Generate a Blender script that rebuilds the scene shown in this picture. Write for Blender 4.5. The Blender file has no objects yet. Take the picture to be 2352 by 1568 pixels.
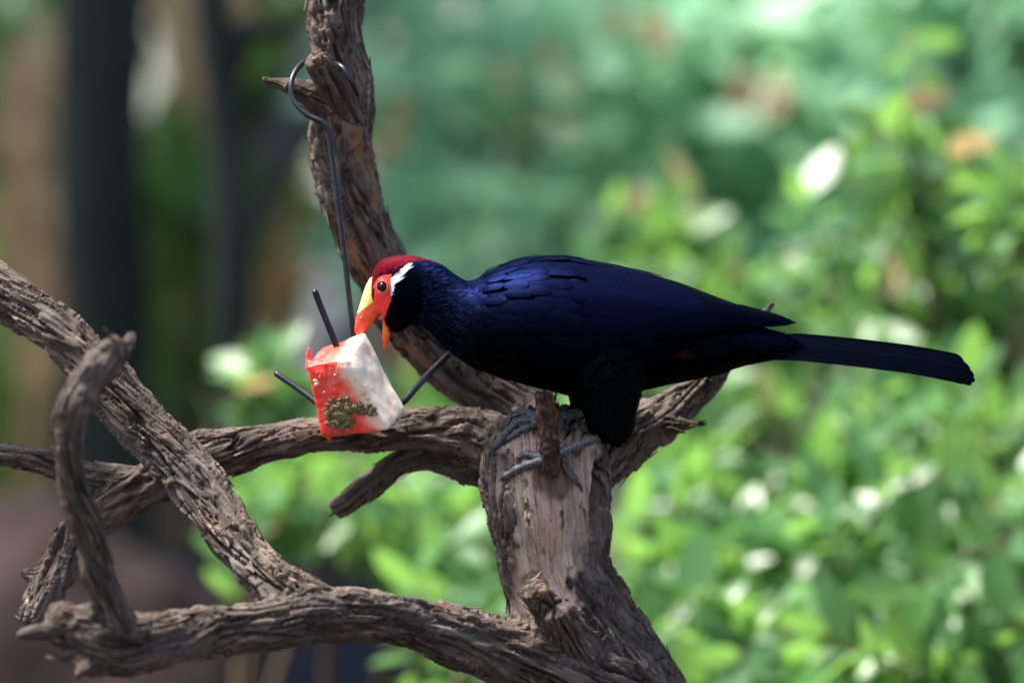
import bpy, bmesh, math, random
import numpy as np
from mathutils import Vector, Matrix
from mathutils.bvhtree import BVHTree

R = math.radians
rng = np.random.default_rng(7)
random.seed(7)
scene = bpy.context.scene
col = scene.collection

# ---------------------------------------------------------------- camera
CAM_Y, FOCUS, CAM_Z, PPM = -5.05, 5.0, 1.0, 2850.0     # photograph read on a 2352 x 1568 grid
cam_data = bpy.data.cameras.new('camera')
cam = bpy.data.objects.new('camera', cam_data)
col.objects.link(cam)
cam.location = (0, CAM_Y, CAM_Z)
cam.rotation_euler = (R(90), 0, 0)
cam_data.sensor_width = 36
cam_data.lens = 36 * FOCUS / (2352 / PPM)
cam_data.clip_end = 500
cam_data.dof.use_dof = True
cam_data.dof.focus_distance = FOCUS - 0.02
cam_data.dof.aperture_fstop = 2.45
cam_data.dof.aperture_blades = 0
scene.camera = cam

# ---------------------------------------------------------------- light
SUN_DIR = Vector((-0.42, 0.02, 0.90)).normalized()    # towards the sun
world = bpy.data.worlds.new('World')
scene.world = world
world.use_nodes = True
wn = world.node_tree.nodes
sky = wn.new('ShaderNodeTexSky')
sky.sky_type = 'NISHITA'
sky.sun_disc = False
sky.sun_elevation = math.asin(SUN_DIR.z)
sky.sun_rotation = math.atan2(SUN_DIR.x, SUN_DIR.y)
sky.dust_density = 2.5
world.node_tree.links.new(sky.outputs[0], wn['Background'].inputs[0])
wn['Background'].inputs[1].default_value = 0.105
sun_data = bpy.data.lights.new('sun', 'SUN')
sun_data.energy = 4.8
sun_data.angle = R(11)
sun_data.color = (1.0, 0.95, 0.87)
sun = bpy.data.objects.new('sun', sun_data)
sun.rotation_euler = SUN_DIR.to_track_quat('Z', 'Y').to_euler()
sun.location = (-2, -1, 6)
col.objects.link(sun)

scene.view_settings.view_transform = 'Standard'
scene.view_settings.look = 'None'
scene.view_settings.gamma = 1.0
scene.view_settings.use_curve_mapping = False
scene.view_settings.exposure = 1.68
scene.render.engine = 'CYCLES'
scene.cycles.use_denoising = True
scene.cycles.sample_clamp_indirect = 6
scene.cycles.max_bounces = 8
scene.cycles.transparent_max_bounces = 8


# ---------------------------------------------------------------- helpers
def at(x, y, Y):
    """a point of the 2352 x 1568 grid at the depth Y (metres behind the bird's plane)"""
    s = (Y - CAM_Y) / FOCUS
    return np.array([(x - 1176) / PPM * s, Y, CAM_Z - (y - 784) / PPM * s])


def tag(o, label=None, cat=None, group=None, kind=None):
    if label: o['label'] = label
    if cat: o['category'] = cat
    if group: o['group'] = group
    if kind: o['kind'] = kind
    return o


def empty(name, loc=(0, 0, 0)):
    o = bpy.data.objects.new(name, None)
    o.location = Vector([float(v) for v in loc])
    o.empty_display_size = 0.05
    col.objects.link(o)
    return o


def add(name, me, mat=None, parent=None):
    o = bpy.data.objects.new(name, me)
    if mat and not me.materials: me.materials.append(mat)
    col.objects.link(o)
    if parent:
        o.parent = parent
        o.matrix_parent_inverse = Matrix.Translation(-parent.location)   # meshes are written in world coordinates
    return o


def mesh_np(name, V, F, smooth=True):
    """V (n,3), F (m,3) or (m,4)"""
    V = np.ascontiguousarray(V, dtype=np.float32); F = np.ascontiguousarray(F, dtype=np.int32)
    me = bpy.data.meshes.new(name)
    k = F.shape[1]
    me.vertices.add(len(V)); me.vertices.foreach_set('co', V.ravel())
    me.loops.add(F.size); me.loops.foreach_set('vertex_index', F.ravel())
    me.polygons.add(len(F))
    me.polygons.foreach_set('loop_start', np.arange(len(F), dtype=np.int32) * k)
    me.polygons.foreach_set('use_smooth', np.full(len(F), smooth, dtype=bool))
    me.update(calc_edges=True)
    return me


def read_mesh(me):
    V = np.empty(len(me.vertices) * 3, np.float32); me.vertices.foreach_get('co', V)
    n = len(me.polygons)
    tot = np.empty(n, np.int32); me.polygons.foreach_get('loop_total', tot)
    idx = np.empty(len(me.loops), np.int32); me.loops.foreach_get('vertex_index', idx)
    assert (tot == 4).all()
    N = np.empty(len(me.vertices) * 3, np.float32); me.vertices.foreach_get('normal', N)
    return V.reshape(-1, 3), idx.reshape(-1, 4), N.reshape(-1, 3)


def attr_vec(me, name, A):
    a = me.attributes.new(name, 'FLOAT_VECTOR', 'POINT'); a.data.foreach_set('vector', np.ascontiguousarray(A, np.float32).ravel())


def attr_f(me, name, A):
    a = me.attributes.new(name, 'FLOAT', 'POINT'); a.data.foreach_set('value', np.ascontiguousarray(A, np.float32))


def attr_col(me, name, A):
    a = me.attributes.new(name, 'FLOAT_COLOR', 'POINT')
    A = np.hstack([A, np.ones((len(A), 1))]); a.data.foreach_set('color', np.ascontiguousarray(A, np.float32).ravel())


_g = np.random.default_rng(3).normal(size=(256, 3)); _g /= np.linalg.norm(_g, axis=1)[:, None]
_p = np.random.default_rng(4).permutation(256); _p = np.concatenate([_p, _p, _p])


def pn(P):
    """gradient noise, about -0.8..0.8"""
    P = np.asarray(P, float)
    i = np.floor(P).astype(int); f = P - i; i &= 255
    u = f * f * f * (f * (f * 6 - 15) + 10)
    out = 0
    for dx in (0, 1):
        for dy in (0, 1):
            for dz in (0, 1):
                h = _p[_p[_p[i[:, 0] + dx] + i[:, 1] + dy] + i[:, 2] + dz]
                d = (_g[h] * (f - (dx, dy, dz))).sum(1)
                w = (u[:, 0] if dx else 1 - u[:, 0]) * (u[:, 1] if dy else 1 - u[:, 1]) * (u[:, 2] if dz else 1 - u[:, 2])
                out = out + d * w
    return out * 1.4


def fbm(P, o=3):
    s, a = 0, 1.0
    for k in range(o):
        s = s + a * pn(np.asarray(P) * 2 ** k + 17.3 * k); a *= .5
    return s


def smooth01(x, a, b):
    t = np.clip((np.asarray(x, float) - a) / (b - a), 0, 1)
    return t * t * (3 - 2 * t)


def catmull(pts, step):
    """resample a list of rows through a Catmull-Rom spline; distance in the first three columns"""
    P = np.array(pts, float)
    P = np.vstack([2 * P[0] - P[1], P, 2 * P[-1] - P[-2]])
    out = []
    for k in range(1, len(P) - 2):
        a, b, c, d = P[k - 1:k + 3]
        n = max(2, int(np.linalg.norm((c - b)[:3]) / step))
        t = np.linspace(0, 1, n, endpoint=False)[:, None]
        out.append(.5 * (2 * b + (c - a) * t + (2 * a - 5 * b + 4 * c - d) * t ** 2 + (3 * b - a - 3 * c + d) * t ** 3))
    out.append(P[-2][None])
    return np.vstack(out)


def frames(C):
    T = np.gradient(C, axis=0); T /= np.linalg.norm(T, axis=1)[:, None]
    n = np.cross(T[0], (0, 1, 0.13)); n /= np.linalg.norm(n)
    N = [n]
    for k in range(1, len(C)):
        n = n - T[k] * (n @ T[k]); n /= np.linalg.norm(n); N.append(n)
    N = np.array(N)
    return T, N, np.cross(T, N)


def tube(C, r, seg=16, cap=True):
    """C (n,3), r (n) -> V, F(quads; caps closed by shrinking rings)"""
    C = np.asarray(C, float); r = np.asarray(r, float)
    T, N, B = frames(C)
    if cap:
        C = np.vstack([C[0], C, C[-1]]); r = np.concatenate([[r[0] * .02], r, [r[-1] * .02]])
        N = np.vstack([N[0], N, N[-1]]); B = np.vstack([B[0], B, B[-1]])
    th = np.linspace(0, 2 * np.pi, seg, endpoint=False)
    V = C[:, None] + r[:, None, None] * (np.cos(th)[None, :, None] * N[:, None] + np.sin(th)[None, :, None] * B[:, None])
    n = len(C)
    i = np.arange(n - 1)[:, None] * seg; j = np.arange(seg)[None]; j2 = (j + 1) % seg
    F = np.stack([i + j, i + j2, i + seg + j2, i + seg + j], -1).reshape(-1, 4)
    return V.reshape(-1, 3), F


def join(parts):
    Vs, Fs, o = [], [], 0
    for V, F in parts:
        Vs.append(V); Fs.append(F + o); o += len(V)
    return np.vstack(Vs), np.vstack(Fs)


def remesh(V, F, voxel, smooth=6, subdiv=0):
    ob = bpy.data.objects.new('tmp', mesh_np('tmp', V, F)); col.objects.link(ob)
    m = ob.modifiers.new('r', 'REMESH'); m.mode = 'VOXEL'; m.voxel_size = voxel; m.adaptivity = 0
    if smooth:
        m = ob.modifiers.new('s', 'SMOOTH'); m.factor = .5; m.iterations = smooth
    if subdiv:
        m = ob.modifiers.new('d', 'SUBSURF'); m.levels = subdiv; m.render_levels = subdiv
    dg = bpy.context.evaluated_depsgraph_get()
    me = bpy.data.meshes.new_from_object(ob.evaluated_get(dg))
    out = read_mesh(me)
    bpy.data.objects.remove(ob); bpy.data.meshes.remove(me)
    return out


def inpoly(x, y, poly):
    x = np.asarray(x, float); y = np.asarray(y, float)
    r = np.zeros(x.shape, bool); n = len(poly); j = n - 1
    for i in range(n):
        xi, yi = poly[i]; xj, yj = poly[j]
        c = ((yi > y) != (yj > y)) & (x < (xj - xi) * (y - yi) / (yj - yi + 1e-9) + xi)
        r ^= c; j = i
    return r


def seg_dist(x, y, line):
    best = np.full(np.shape(x), 1e9)
    for (ax, ay), (bx, by) in zip(line[:-1], line[1:]):
        t = np.clip(((x - ax) * (bx - ax) + (y - ay) * (by - ay)) / ((bx - ax) ** 2 + (by - ay) ** 2), 0, 1)
        best = np.minimum(best, np.hypot(x - ax - t * (bx - ax), y - ay - t * (by - ay)))
    return best


def to_grid(P):
    s = (P[:, 1] - CAM_Y) / FOCUS
    return P[:, 0] / s * PPM + 1176, 784 - (P[:, 2] - CAM_Z) / s * PPM


# ---------------------------------------------------------------- materials
def new_mat(name):
    m = bpy.data.materials.new(name); m.use_nodes = True
    nt = m.node_tree; nt.nodes.clear()
    out = nt.nodes.new('ShaderNodeOutputMaterial')
    b = nt.nodes.new('ShaderNodeBsdfPrincipled')
    nt.links.new(b.outputs[0], out.inputs[0])
    return m, nt, b, out


def node(nt, t, **kw):
    n = nt.nodes.new(t)
    for k, v in kw.items():
        if k.startswith('i_'):
            key = k[2:]; n.inputs[int(key) if key.isdigit() else key].default_value = v
        else: setattr(n, k, v)
    return n


def mixc(nt, f, a, b, mode='MIX'):
    n = nt.nodes.new('ShaderNodeMix'); n.data_type = 'RGBA'; n.blend_type = mode
    for s, v in ((0, f), (6, a), (7, b)):
        if hasattr(v, 'is_output'): nt.links.new(v, n.inputs[s])
        else: n.inputs[s].default_value = v if s == 0 else (*v, 1)
    return n.outputs[2]


def noise_n(nt, vec, scale, detail=4, rough=.6, dist=0):
    n = node(nt, 'ShaderNodeTexNoise'); n.inputs['Scale'].default_value = scale
    n.inputs['Detail'].default_value = detail; n.inputs['Roughness'].default_value = rough; n.inputs['Distortion'].default_value = dist
    if vec is not None: nt.links.new(vec, n.inputs['Vector'])
    return n.outputs[0]


def ramp(nt, f, stops):
    n = node(nt, 'ShaderNodeValToRGB')
    e = n.color_ramp.elements
    while len(e) < len(stops): e.new(.5)
    for k, (p, c) in enumerate(stops):
        e[k].position = p; e[k].color = (*c, 1) if len(c) == 3 else c
    nt.links.new(f, n.inputs[0])
    return n.outputs[0]


def rampf(nt, f, a, b):
    n = node(nt, 'ShaderNodeMapRange'); n.inputs[1].default_value = a; n.inputs[2].default_value = b
    nt.links.new(f, n.inputs[0]); return n.outputs[0]


def mulv(nt, vec, s):
    n = node(nt, 'ShaderNodeVectorMath', operation='MULTIPLY'); nt.links.new(vec, n.inputs[0]); n.inputs[1].default_value = s
    return n.outputs[0]


def bump(nt, h, strength, dist, b, prev=None):
    n = node(nt, 'ShaderNodeBump'); n.inputs['Strength'].default_value = strength; n.inputs['Distance'].default_value = dist
    nt.links.new(h, n.inputs['Height'])
    if prev is not None: nt.links.new(prev, n.inputs['Normal'])
    nt.links.new(n.outputs[0], b.inputs['Normal'])
    return n.outputs[0]


def simple_mat(name, c, rough=.6, var=.3, scale=60, bstr=.3, bdist=.001, spec=.4, c2=None, coords='Object'):
    m, nt, b, out = new_mat(name)
    tc = node(nt, 'ShaderNodeTexCoord').outputs[coords]
    n = noise_n(nt, tc, scale, 5)
    f = rampf(nt, n, .3, .7)
    a = tuple(v * (1 - var) for v in c); d = c2 or tuple(min(1, v * (1 + var)) for v in c)
    nt.links.new(mixc(nt, f, a, d), b.inputs['Base Color'])
    b.inputs['Roughness'].default_value = rough; b.inputs['Specular IOR Level'].default_value = spec
    if bstr: bump(nt, noise_n(nt, tc, scale * 3, 5), bstr, bdist, b)
    return m


def bark_material():
    m, nt, b, out = new_mat('weathered_bark')
    co = node(nt, 'ShaderNodeAttribute', attribute_name='bark_co').outputs['Vector']
    fib = noise_n(nt, mulv(nt, co, (260, 260, 26)), 1, 6, .65, .6)
    fine = noise_n(nt, mulv(nt, co, (900, 900, 110)), 1, 5, .7)
    pat = noise_n(nt, mulv(nt, co, (38, 38, 14)), 1, 4, .6)
    pat2 = noise_n(nt, mulv(nt, co, (90, 90, 40)), 1, 5, .65, .8)
    c = ramp(nt, fib, [(.34, (.008, .005, .0035)), (.46, (.040, .026, .018)), (.56, (.115, .080, .060)), (.69, (.36, .285, .24))])
    # grey weathering and warm rusty stains
    c = mixc(nt, rampf(nt, pat, .47, .68), c, mixc(nt, fine, (.035, .027, .023), (.27, .22, .195)))
    c = mixc(nt, rampf(nt, pat2, .56, .72), c, mixc(nt, fib, (.05, .022, .012), (.23, .115, .05)))
    c = mixc(nt, rampf(nt, noise_n(nt, mulv(nt, co, (30, 30, 20)), 1, 5, .65), .52, .66), c, mixc(nt, fine, (.012, .010, .009), (.09, .072, .062)))
    top = node(nt, 'ShaderNodeAttribute', attribute_name='bark_h').outputs['Fac']
    c = mixc(nt, rampf(nt, top, .2, 1.0), c, mixc(nt, fine, (.06, .044, .035), (.26, .20, .165)))
    # bare sapwood and orange inner wood
    wstreak = noise_n(nt, mulv(nt, co, (170, 170, 9)), 1, 6, .6, .5)
    wood = ramp(nt, wstreak, [(.30, (.17, .10, .07)), (.42, (.42, .28, .20)), (.55, (.54, .39, .30)), (.70, (.72, .57, .45))])
    wood = mixc(nt, rampf(nt, pat, .52, .70), wood, mixc(nt, fib, (.10, .075, .066), (.38, .30, .27)))
    wood = mixc(nt, rampf(nt, noise_n(nt, mulv(nt, co, (120, 120, 30)), 1, 5, .7, 1.0), .56, .68), wood, (.09, .052, .036))
    bare = node(nt, 'ShaderNodeAttribute', attribute_name='bare').outputs['Fac']
    c = mixc(nt, bare, c, wood)
    oran = node(nt, 'ShaderNodeAttribute', attribute_name='inner').outputs['Fac']
    c = mixc(nt, oran, c, mixc(nt, fib, (.08, .038, .016), (.32, .18, .085)))
    sap = node(nt, 'ShaderNodeAttribute', attribute_name='resin').outputs['Fac']
    c = mixc(nt, sap, c, ramp(nt, pat2, [(.38, (.022, .012, .010)), (.55, (.06, .025, .016)), (.66, (.22, .07, .02)), (.78, (.36, .22, .10))]))
    nt.links.new(c, b.inputs['Base Color'])
    rm = node(nt, 'ShaderNodeMapRange'); rm.inputs[3].default_value = .82; rm.inputs[4].default_value = .35
    nt.links.new(sap, rm.inputs[0]); nt.links.new(rm.outputs[0], b.inputs['Roughness'])
    b.inputs['Specular IOR Level'].default_value = .3
    n1 = bump(nt, fib, 1.0, .0030, b)
    bump(nt, fine, .9, .0012, b, n1)
    return m


def leaf_material(name, c1, c2, trans, rough=.34, tmix=.45, spec=.6):
    """thin leaf: glossy diffuse front plus light shining through"""
    m, nt, b, out = new_mat(name)
    oi = node(nt, 'ShaderNodeObjectInfo').outputs['Random']
    at_ = node(nt, 'ShaderNodeAttribute', attribute_name='tint').outputs['Fac']
    ad = node(nt, 'ShaderNodeMath', operation='ADD'); nt.links.new(oi, ad.inputs[0]); nt.links.new(at_, ad.inputs[1])
    fr = node(nt, 'ShaderNodeMath', operation='FRACT'); nt.links.new(ad.outputs[0], fr.inputs[0])
    tc = node(nt, 'ShaderNodeTexCoord').outputs['Object']
    n = noise_n(nt, tc, 60, 3)
    c = mixc(nt, fr.outputs[0], c1, c2)
    c = mixc(nt, rampf(nt, n, .55, .8), c, tuple(v * 1.5 for v in c2))
    nt.links.new(c, b.inputs['Base Color'])
    b.inputs['Roughness'].default_value = rough; b.inputs['Specular IOR Level'].default_value = spec
    t = node(nt, 'ShaderNodeBsdfTranslucent'); nt.links.new(mixc(nt, fr.outputs[0], trans, tuple(v * 1.25 for v in trans)), t.inputs[0])
    mx = node(nt, 'ShaderNodeMixShader', i_0=tmix)
    nt.links.new(b.outputs[0], mx.inputs[1]); nt.links.new(t.outputs[0], mx.inputs[2]); nt.links.new(mx.outputs[0], out.inputs[0])
    return m


MAT = {}
MAT['bark'] = bark_material()
MAT['shrub_leaf'] = leaf_material('glossy_shrub_leaf', (.034, .105, .034), (.085, .215, .055), (.24, .47, .09), .44, .38, .9)
MAT['pale_leaf'] = leaf_material('pale_sea_green_leaf', (.12, .31, .17), (.29, .50, .31), (.27, .53, .29), .5, .42, .5)
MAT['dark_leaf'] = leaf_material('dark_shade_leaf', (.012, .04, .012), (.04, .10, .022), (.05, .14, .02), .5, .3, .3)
MAT['soft_leaf'] = leaf_material('soft_green_leaf', (.038, .105, .024), (.085, .19, .036), (.16, .32, .05), .45, .38, .5)
MAT['dry_leaf'] = leaf_material('dry_tan_leaf', (.36, .24, .13), (.58, .42, .24), (.50, .33, .17), .6, .4, .3)
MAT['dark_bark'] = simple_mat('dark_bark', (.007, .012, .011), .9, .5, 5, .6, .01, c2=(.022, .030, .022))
MAT['grey_bark'] = simple_mat('weathered_grey_bark', (.11, .11, .115), .85, .4, 20, .6, .01)
MAT['twig'] = simple_mat('shrub_twig', (.09, .06, .035), .8, .4, 60)
MAT['soil'] = simple_mat('leaf_litter_soil', (.035, .028, .024), .95, .5, 6, .6, .02, c2=(.085, .06, .045), coords='Generated')
MAT['red_rock'] = simple_mat('reddish_sandstone', (.062, .036, .030), .9, .3, 7, .5, .01)
MAT['shade_rock'] = simple_mat('shade_dark_rock', (.016, .018, .030), .8, .4, 6, .5, .01)  # blue-black colour that carries the deep shade near the ground
MAT['pale_rock'] = simple_mat('pale_grey_rock', (.17, .18, .21), .9, .25, 6, .5, .01)

# ---------------------------------------------------------------- ground and far setting
def ground():
    n = 120
    xs = np.sinh(np.linspace(-4.2, 4.2, n)) * 2.4; ys = np.sinh(np.linspace(-3.6, 4.6, n)) * 2.2 + 2
    X, Y = np.meshgrid(xs, ys)
    Z = fbm(np.stack([X.ravel() * .35, Y.ravel() * .35, 0 * X.ravel()], 1), 4).reshape(X.shape) * .10
    bank = smooth01(Y, 3.4, 6.0) * (1 - smooth01(Y, 60, 120)) * .62
    Z = Z * (.35 + bank) + bank - .02
    V = np.stack([X, Y, Z], -1).reshape(-1, 3)
    i = np.arange(n - 1)[:, None] * n; j = np.arange(n - 1)[None]
    F = np.stack([i + j, i + j + 1, i + n + j + 1, i + n + j], -1).reshape(-1, 4)
    o = add('ground', mesh_np('ground', V, F), MAT['soil'])
    tag(o, 'dark brown litter covered ground rising to a low bank', 'ground', kind='structure')
    return X, Y, Z


GX, GY, GZ = ground()


def ground_z(x, y):
    k = np.argmin(np.abs(GX[0] - x)); j = np.argmin(np.abs(GY[:, 0] - y))
    return float(GZ[j, k])


# ---------------------------------------------------------------- dead tree
# every limb: name, rows of (grid x, grid y, depth in m, radius in grid units)
LIMBS = [
    ('trunk', [(1560, 1900, .00, 185), (1482, 1740, -.01, 176), (1410, 1600, -.02, 162), (1358, 1500, -.025, 150), (1306, 1400, -.03, 138),
               (1272, 1300, -.03, 130), (1266, 1200, -.032, 140), (1256, 1110, -.032, 150), (1254, 1050, -.02, 140), (1256, 1000, .0, 105)]),
    ('branch', [(1240, 1060, .0, 80), (1230, 985, .025, 72), (1170, 925, .040, 60), (1080, 878, .046, 58), (985, 798, .048, 62), (910, 690, .046, 64), (856, 580, .042, 70),
                (812, 470, .038, 70), (785, 360, .036, 72), (783, 290, .036, 77), (788, 220, .036, 72), (777, 110, .036, 64), (769, 0, .036, 68), (772, -140, .04, 66), (790, -300, .05, 60)]),
    ('branch', [(1240, 1060, -.02, 85), (1150, 1020, -.012, 72), (1060, 985, -.004, 54), (960, 982, .004, 49), (850, 992, .008, 46), (720, 1000, .010, 44), (610, 1020, .010, 49),
                (510, 1040, .010, 56), (420, 1068, .010, 56), (320, 1128, .008, 50), (235, 1178, .006, 48), (172, 1245, .002, 46), (135, 1310, .0, 47), (100, 1380, -.004, 48), (72, 1440, -.008, 42)]),
    ('branch', [(1300, 1080, .0, 90), (1380, 1040, .012, 82), (1460, 990, .024, 62), (1540, 945, .034, 52), (1605, 893, .042, 42), (1670, 818, .048, 26), (1730, 745, .052, 15), (1780, 693, .055, 9)]),
    ('branch', [(1455, 1660, -.03, 112), (1370, 1590, -.065, 108), (1250, 1535, -.09, 98), (1120, 1485, -.11, 80), (990, 1442, -.13, 66), (860, 1412, -.145, 60), (730, 1418, -.16, 64),
                (600, 1440, -.18, 58), (480, 1450, -.20, 60), (380, 1470, -.22, 68), (290, 1480, -.235, 82), (215, 1462, -.245, 78), (150, 1430, -.25, 48), (112, 1408, -.255, 36)]),
    ('branch', [(760, 1415, -.155, 58), (690, 1385, -.15, 66), (625, 1335, -.135, 62), (571, 1273, -.115, 57), (485, 1157, -.08, 64), (425, 1075, -.062, 64), (352, 1003, -.05, 64),
                (280, 922, -.042, 62), (195, 820, -.03, 58), (105, 742, -.015, 60), (0, 668, .0, 63), (-120, 600, .02, 64), (-260, 560, .04, 60)]),
    ('branch', [(262, 1450, -.25, 52), (256, 1400, -.255, 44), (236, 1340, -.262, 39), (205, 1230, -.27, 41), (172, 1130, -.278, 39), (157, 1040, -.285, 38), (160, 955, -.29, 41),
                (192, 890, -.295, 40), (240, 836, -.30, 41), (262, 806, -.302, 36), (244, 780, -.305, 26)]),
    ('twig', [(272, 822, -.30, 30), (292, 795, -.296, 21), (304, 762, -.292, 17)]),
    ('branch', [(400, 1112, .012, 40), (330, 1108, .012, 36), (255, 1098, .012, 35), (180, 1085, .012, 33), (90, 1058, .014, 33), (0, 1044, .016, 31), (-120, 1050, .02, 30)]),
    ('stub', [(1160, 1085, .004, 60), (1080, 1078, .012, 42), (1005, 1050, .018, 35), (930, 1058, .022, 33), (860, 1105, .024, 32), (800, 1150, .025, 30), (768, 1172, .025, 27)]),
    ('stub', [(815, 300, .030, 40), (790, 235, .015, 38), (757, 180, .002, 36), (722, 130, -.008, 33)]),
    ('stub', [(800, 275, .030, 52), (738, 232, .022, 42), (690, 210, .018, 30), (640, 192, .016, 15), (600, 183, .015, 6)]),
    ('stub', [(1264, 1100, -.070, 34), (1263, 1060, -.083, 27), (1260, 1000, -.086, 25), (1254, 940, -.088, 26), (1249, 900, -.090, 25)]),
    ('stub', [(1330, 1500, -.085, 70), (1290, 1430, -.112, 50), (1275, 1395, -.122, 44)]),
    ('stub', [(1290, 1440, -.09, 46), (1250, 1385, -.112, 40), (1222, 1350, -.122, 36)]),
    ('stub', [(170, 1470, -.25, 40), (110, 1450, -.262, 26), (65, 1455, -.268, 19), (38, 1463, -.27, 12)]),
    ('stub', [(200, 1500, -.25, 50), (160, 1510, -.262, 24), (118, 1512, -.27, 13)]),
    ('stub', [(220, 1520, -.25, 50), (190, 1535, -.27, 24), (178, 1555, -.28, 16)]),
    ('stub', [(110, 1330, .0, 30), (80, 1322, .0, 22), (48, 1316, .0, 13)]),
    ('stub', [(215, 805, -.03, 30), (195, 760, -.035, 20), (180, 735, -.037, 13)]),
    ('stub', [(1540, 975, .015, 25), (1590, 974, .01, 15), (1630, 972, .008, 12)]),
]


def limb_curve(rows, step=.004):
    P = []
    for x, y, Y, r in rows:
        p = at(x, y, Y); P.append([*p, max(r - 3.5, r * .8) / PPM * (Y - CAM_Y) / FOCUS])
    return catmull(P, step)


curves = [limb_curve(rows, .006) for _, rows in LIMBS]
tubes = []
for c in curves:
    wob = 1 + .07 * pn(np.stack([c[:, 0] * 22, c[:, 1] * 22, c[:, 2] * 22 + 5], 1))
    tubes.append(tube(c[:, :3], c[:, 3] * wob, 24))
TV, TF, TN = remesh(*join(tubes), .0027, 7, 1)


def bark_height(C, r, X, Yg, smoothness):
    """relief in metres for bark coordinates C = (a, b, u)"""
    a, b_, u = C.T
    q = np.stack([a, b_, u], 1)
    warp = .012 * np.stack([pn(q * (30, 30, 12) + 3), pn(q * (30, 30, 12) + 31), 0 * u], 1)
    q = q + warp
    n1 = pn(q * (105, 105, 8)); n2 = pn(q * (230, 230, 15) + 9); n3 = pn(q * (430, 430, 42) + 4)
    plate = pn(q * (62, 62, 24) + 50)
    crack = smooth01(.13 - np.abs(n1), 0, .13) * smooth01(plate + .30, 0, .4)
    crack2 = smooth01(.09 - np.abs(n2), 0, .09) * smooth01(-plate + .25, 0, .3)
    cross = smooth01(.05 - np.abs(pn(q * (46, 46, 60) + 70)), 0, .05) * smooth01(n1 + .1, 0, .3)      # short breaks across the grain
    lift = smooth01(np.sin(plate * 8 + n1 * 3), .3, .75)          # flaky plates
    calm = .62 + .55 * smooth01(pn(q * (16, 16, 9) + 90), -.25, .3)
    crack *= calm; lift = lift * (1.5 - calm * .6)
    h = .0012 * n1 + .0010 * n2 + .0007 * n3 + .0016 * lift - .0066 * crack - .0034 * crack2 - .0014 * cross
    return h * np.clip(r / .016, .45, 1.25) * smoothness, np.clip(.5 + n2 * .6 + lift * .4 - crack, 0, 1)


best = np.full(len(TV), 1e9); owner = np.zeros(len(TV), int)
dist_all = []
for k, c in enumerate(curves):
    D = np.full(len(TV), 1e9); J = np.zeros(len(TV), int)
    lo = c[:, :3].min(0) - .10; hi = c[:, :3].max(0) + .10
    sel = np.where(((TV > lo) & (TV < hi)).all(1))[0]
    o3 = c[:, :3].mean(0); cc = (c[:, :3] - o3).astype(np.float32); c2 = (cc ** 2).sum(1); cr = c[:, 3].astype(np.float32)
    for ch in np.array_split(sel, max(1, len(sel) * len(c) // 3000000)):
        v = (TV[ch] - o3).astype(np.float32)
        d = v @ (-2 * cc.T); d += c2; d += (v ** 2).sum(1)[:, None]
        np.maximum(d, 0, out=d); np.sqrt(d, out=d); d -= cr
        j = d.argmin(1); J[ch] = j; D[ch] = d[np.arange(len(ch)), j]
    dist_all.append((D, J)); up = D < best
    best[up] = D[up]; owner[up] = k
GXv, GYv = to_grid(TV)
front = smooth01(-TN[:, 1], -.1, .35)

# bare sapwood on the trunk, orange inner wood, resin on the stub
edge_n = 16 * fbm(np.stack([GXv / 40, GYv / 60, TV[:, 1] * 30], 1), 3)
left_edge = np.interp(GYv, [990, 1030, 1100, 1200, 1300, 1390, 1450], [1150, 1150, 1168, 1178, 1172, 1166, 1200])
right_edge = np.interp(GYv, [990, 1100, 1200, 1300, 1400, 1450], [1380, 1378, 1356, 1330, 1318, 1290])
bare = smooth01(GXv + edge_n, left_edge - 6, left_edge + 6) * (1 - smooth01(GXv + edge_n, right_edge - 8, right_edge + 8)) \
    * smooth01(GYv, 985, 1005) * (1 - smooth01(GYv + edge_n * 2.5, 1410, 1460)) * front * (owner == 0)
bare *= smooth01(fbm(np.stack([GXv / 55, GYv / 120, TV[:, 1] * 20 + 40], 1), 3) + .74, 0, .16)
slot = smooth01(16 - np.abs(GXv - np.interp(GYv, [1030, 1190], [1392, 1372]) + edge_n * .3), 0, 12) * smooth01(GYv, 1030, 1060) * (1 - smooth01(GYv, 1170, 1200)) * front * (owner == 0)
inner = np.zeros(len(TV))
for line, w in (([(752, 232), (797, 279), (830, 348), (855, 418), (868, 470)], 17), ([(773, 470), (778, 570)], 7), ([(800, 560), (847, 643)], 14),
                ([(745, 290), (760, 360)], 10), ([(930, 800), (985, 845)], 12), ([(240, 850), (262, 880)], 10)):
    inner = np.maximum(inner, smooth01(w + edge_n * .8 - seg_dist(GXv, GYv, line), 0, 7))
inner *= front * ((owner == 1) | (owner == 5))
resin = ((owner == 12) & (GYv < 1090)).astype(float)
resin = np.maximum(resin, .8 * smooth01(55 - np.hypot(GXv - 1270, GYv - 1105) + edge_n, 0, 20) * front * (owner == 0))
cut = np.zeros(len(TV))
for x, y, r_ in ((722, 130, 34), (1222, 1350, 38)):
    cut = np.maximum(cut, smooth01(r_ - np.hypot(GXv - x, GYv - y), 0, 5) * smooth01(-TN[:, 1], .55, .8))
smoothness = (1 - .85 * bare) * (1 - .7 * inner) * (1 - .6 * resin)

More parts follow.
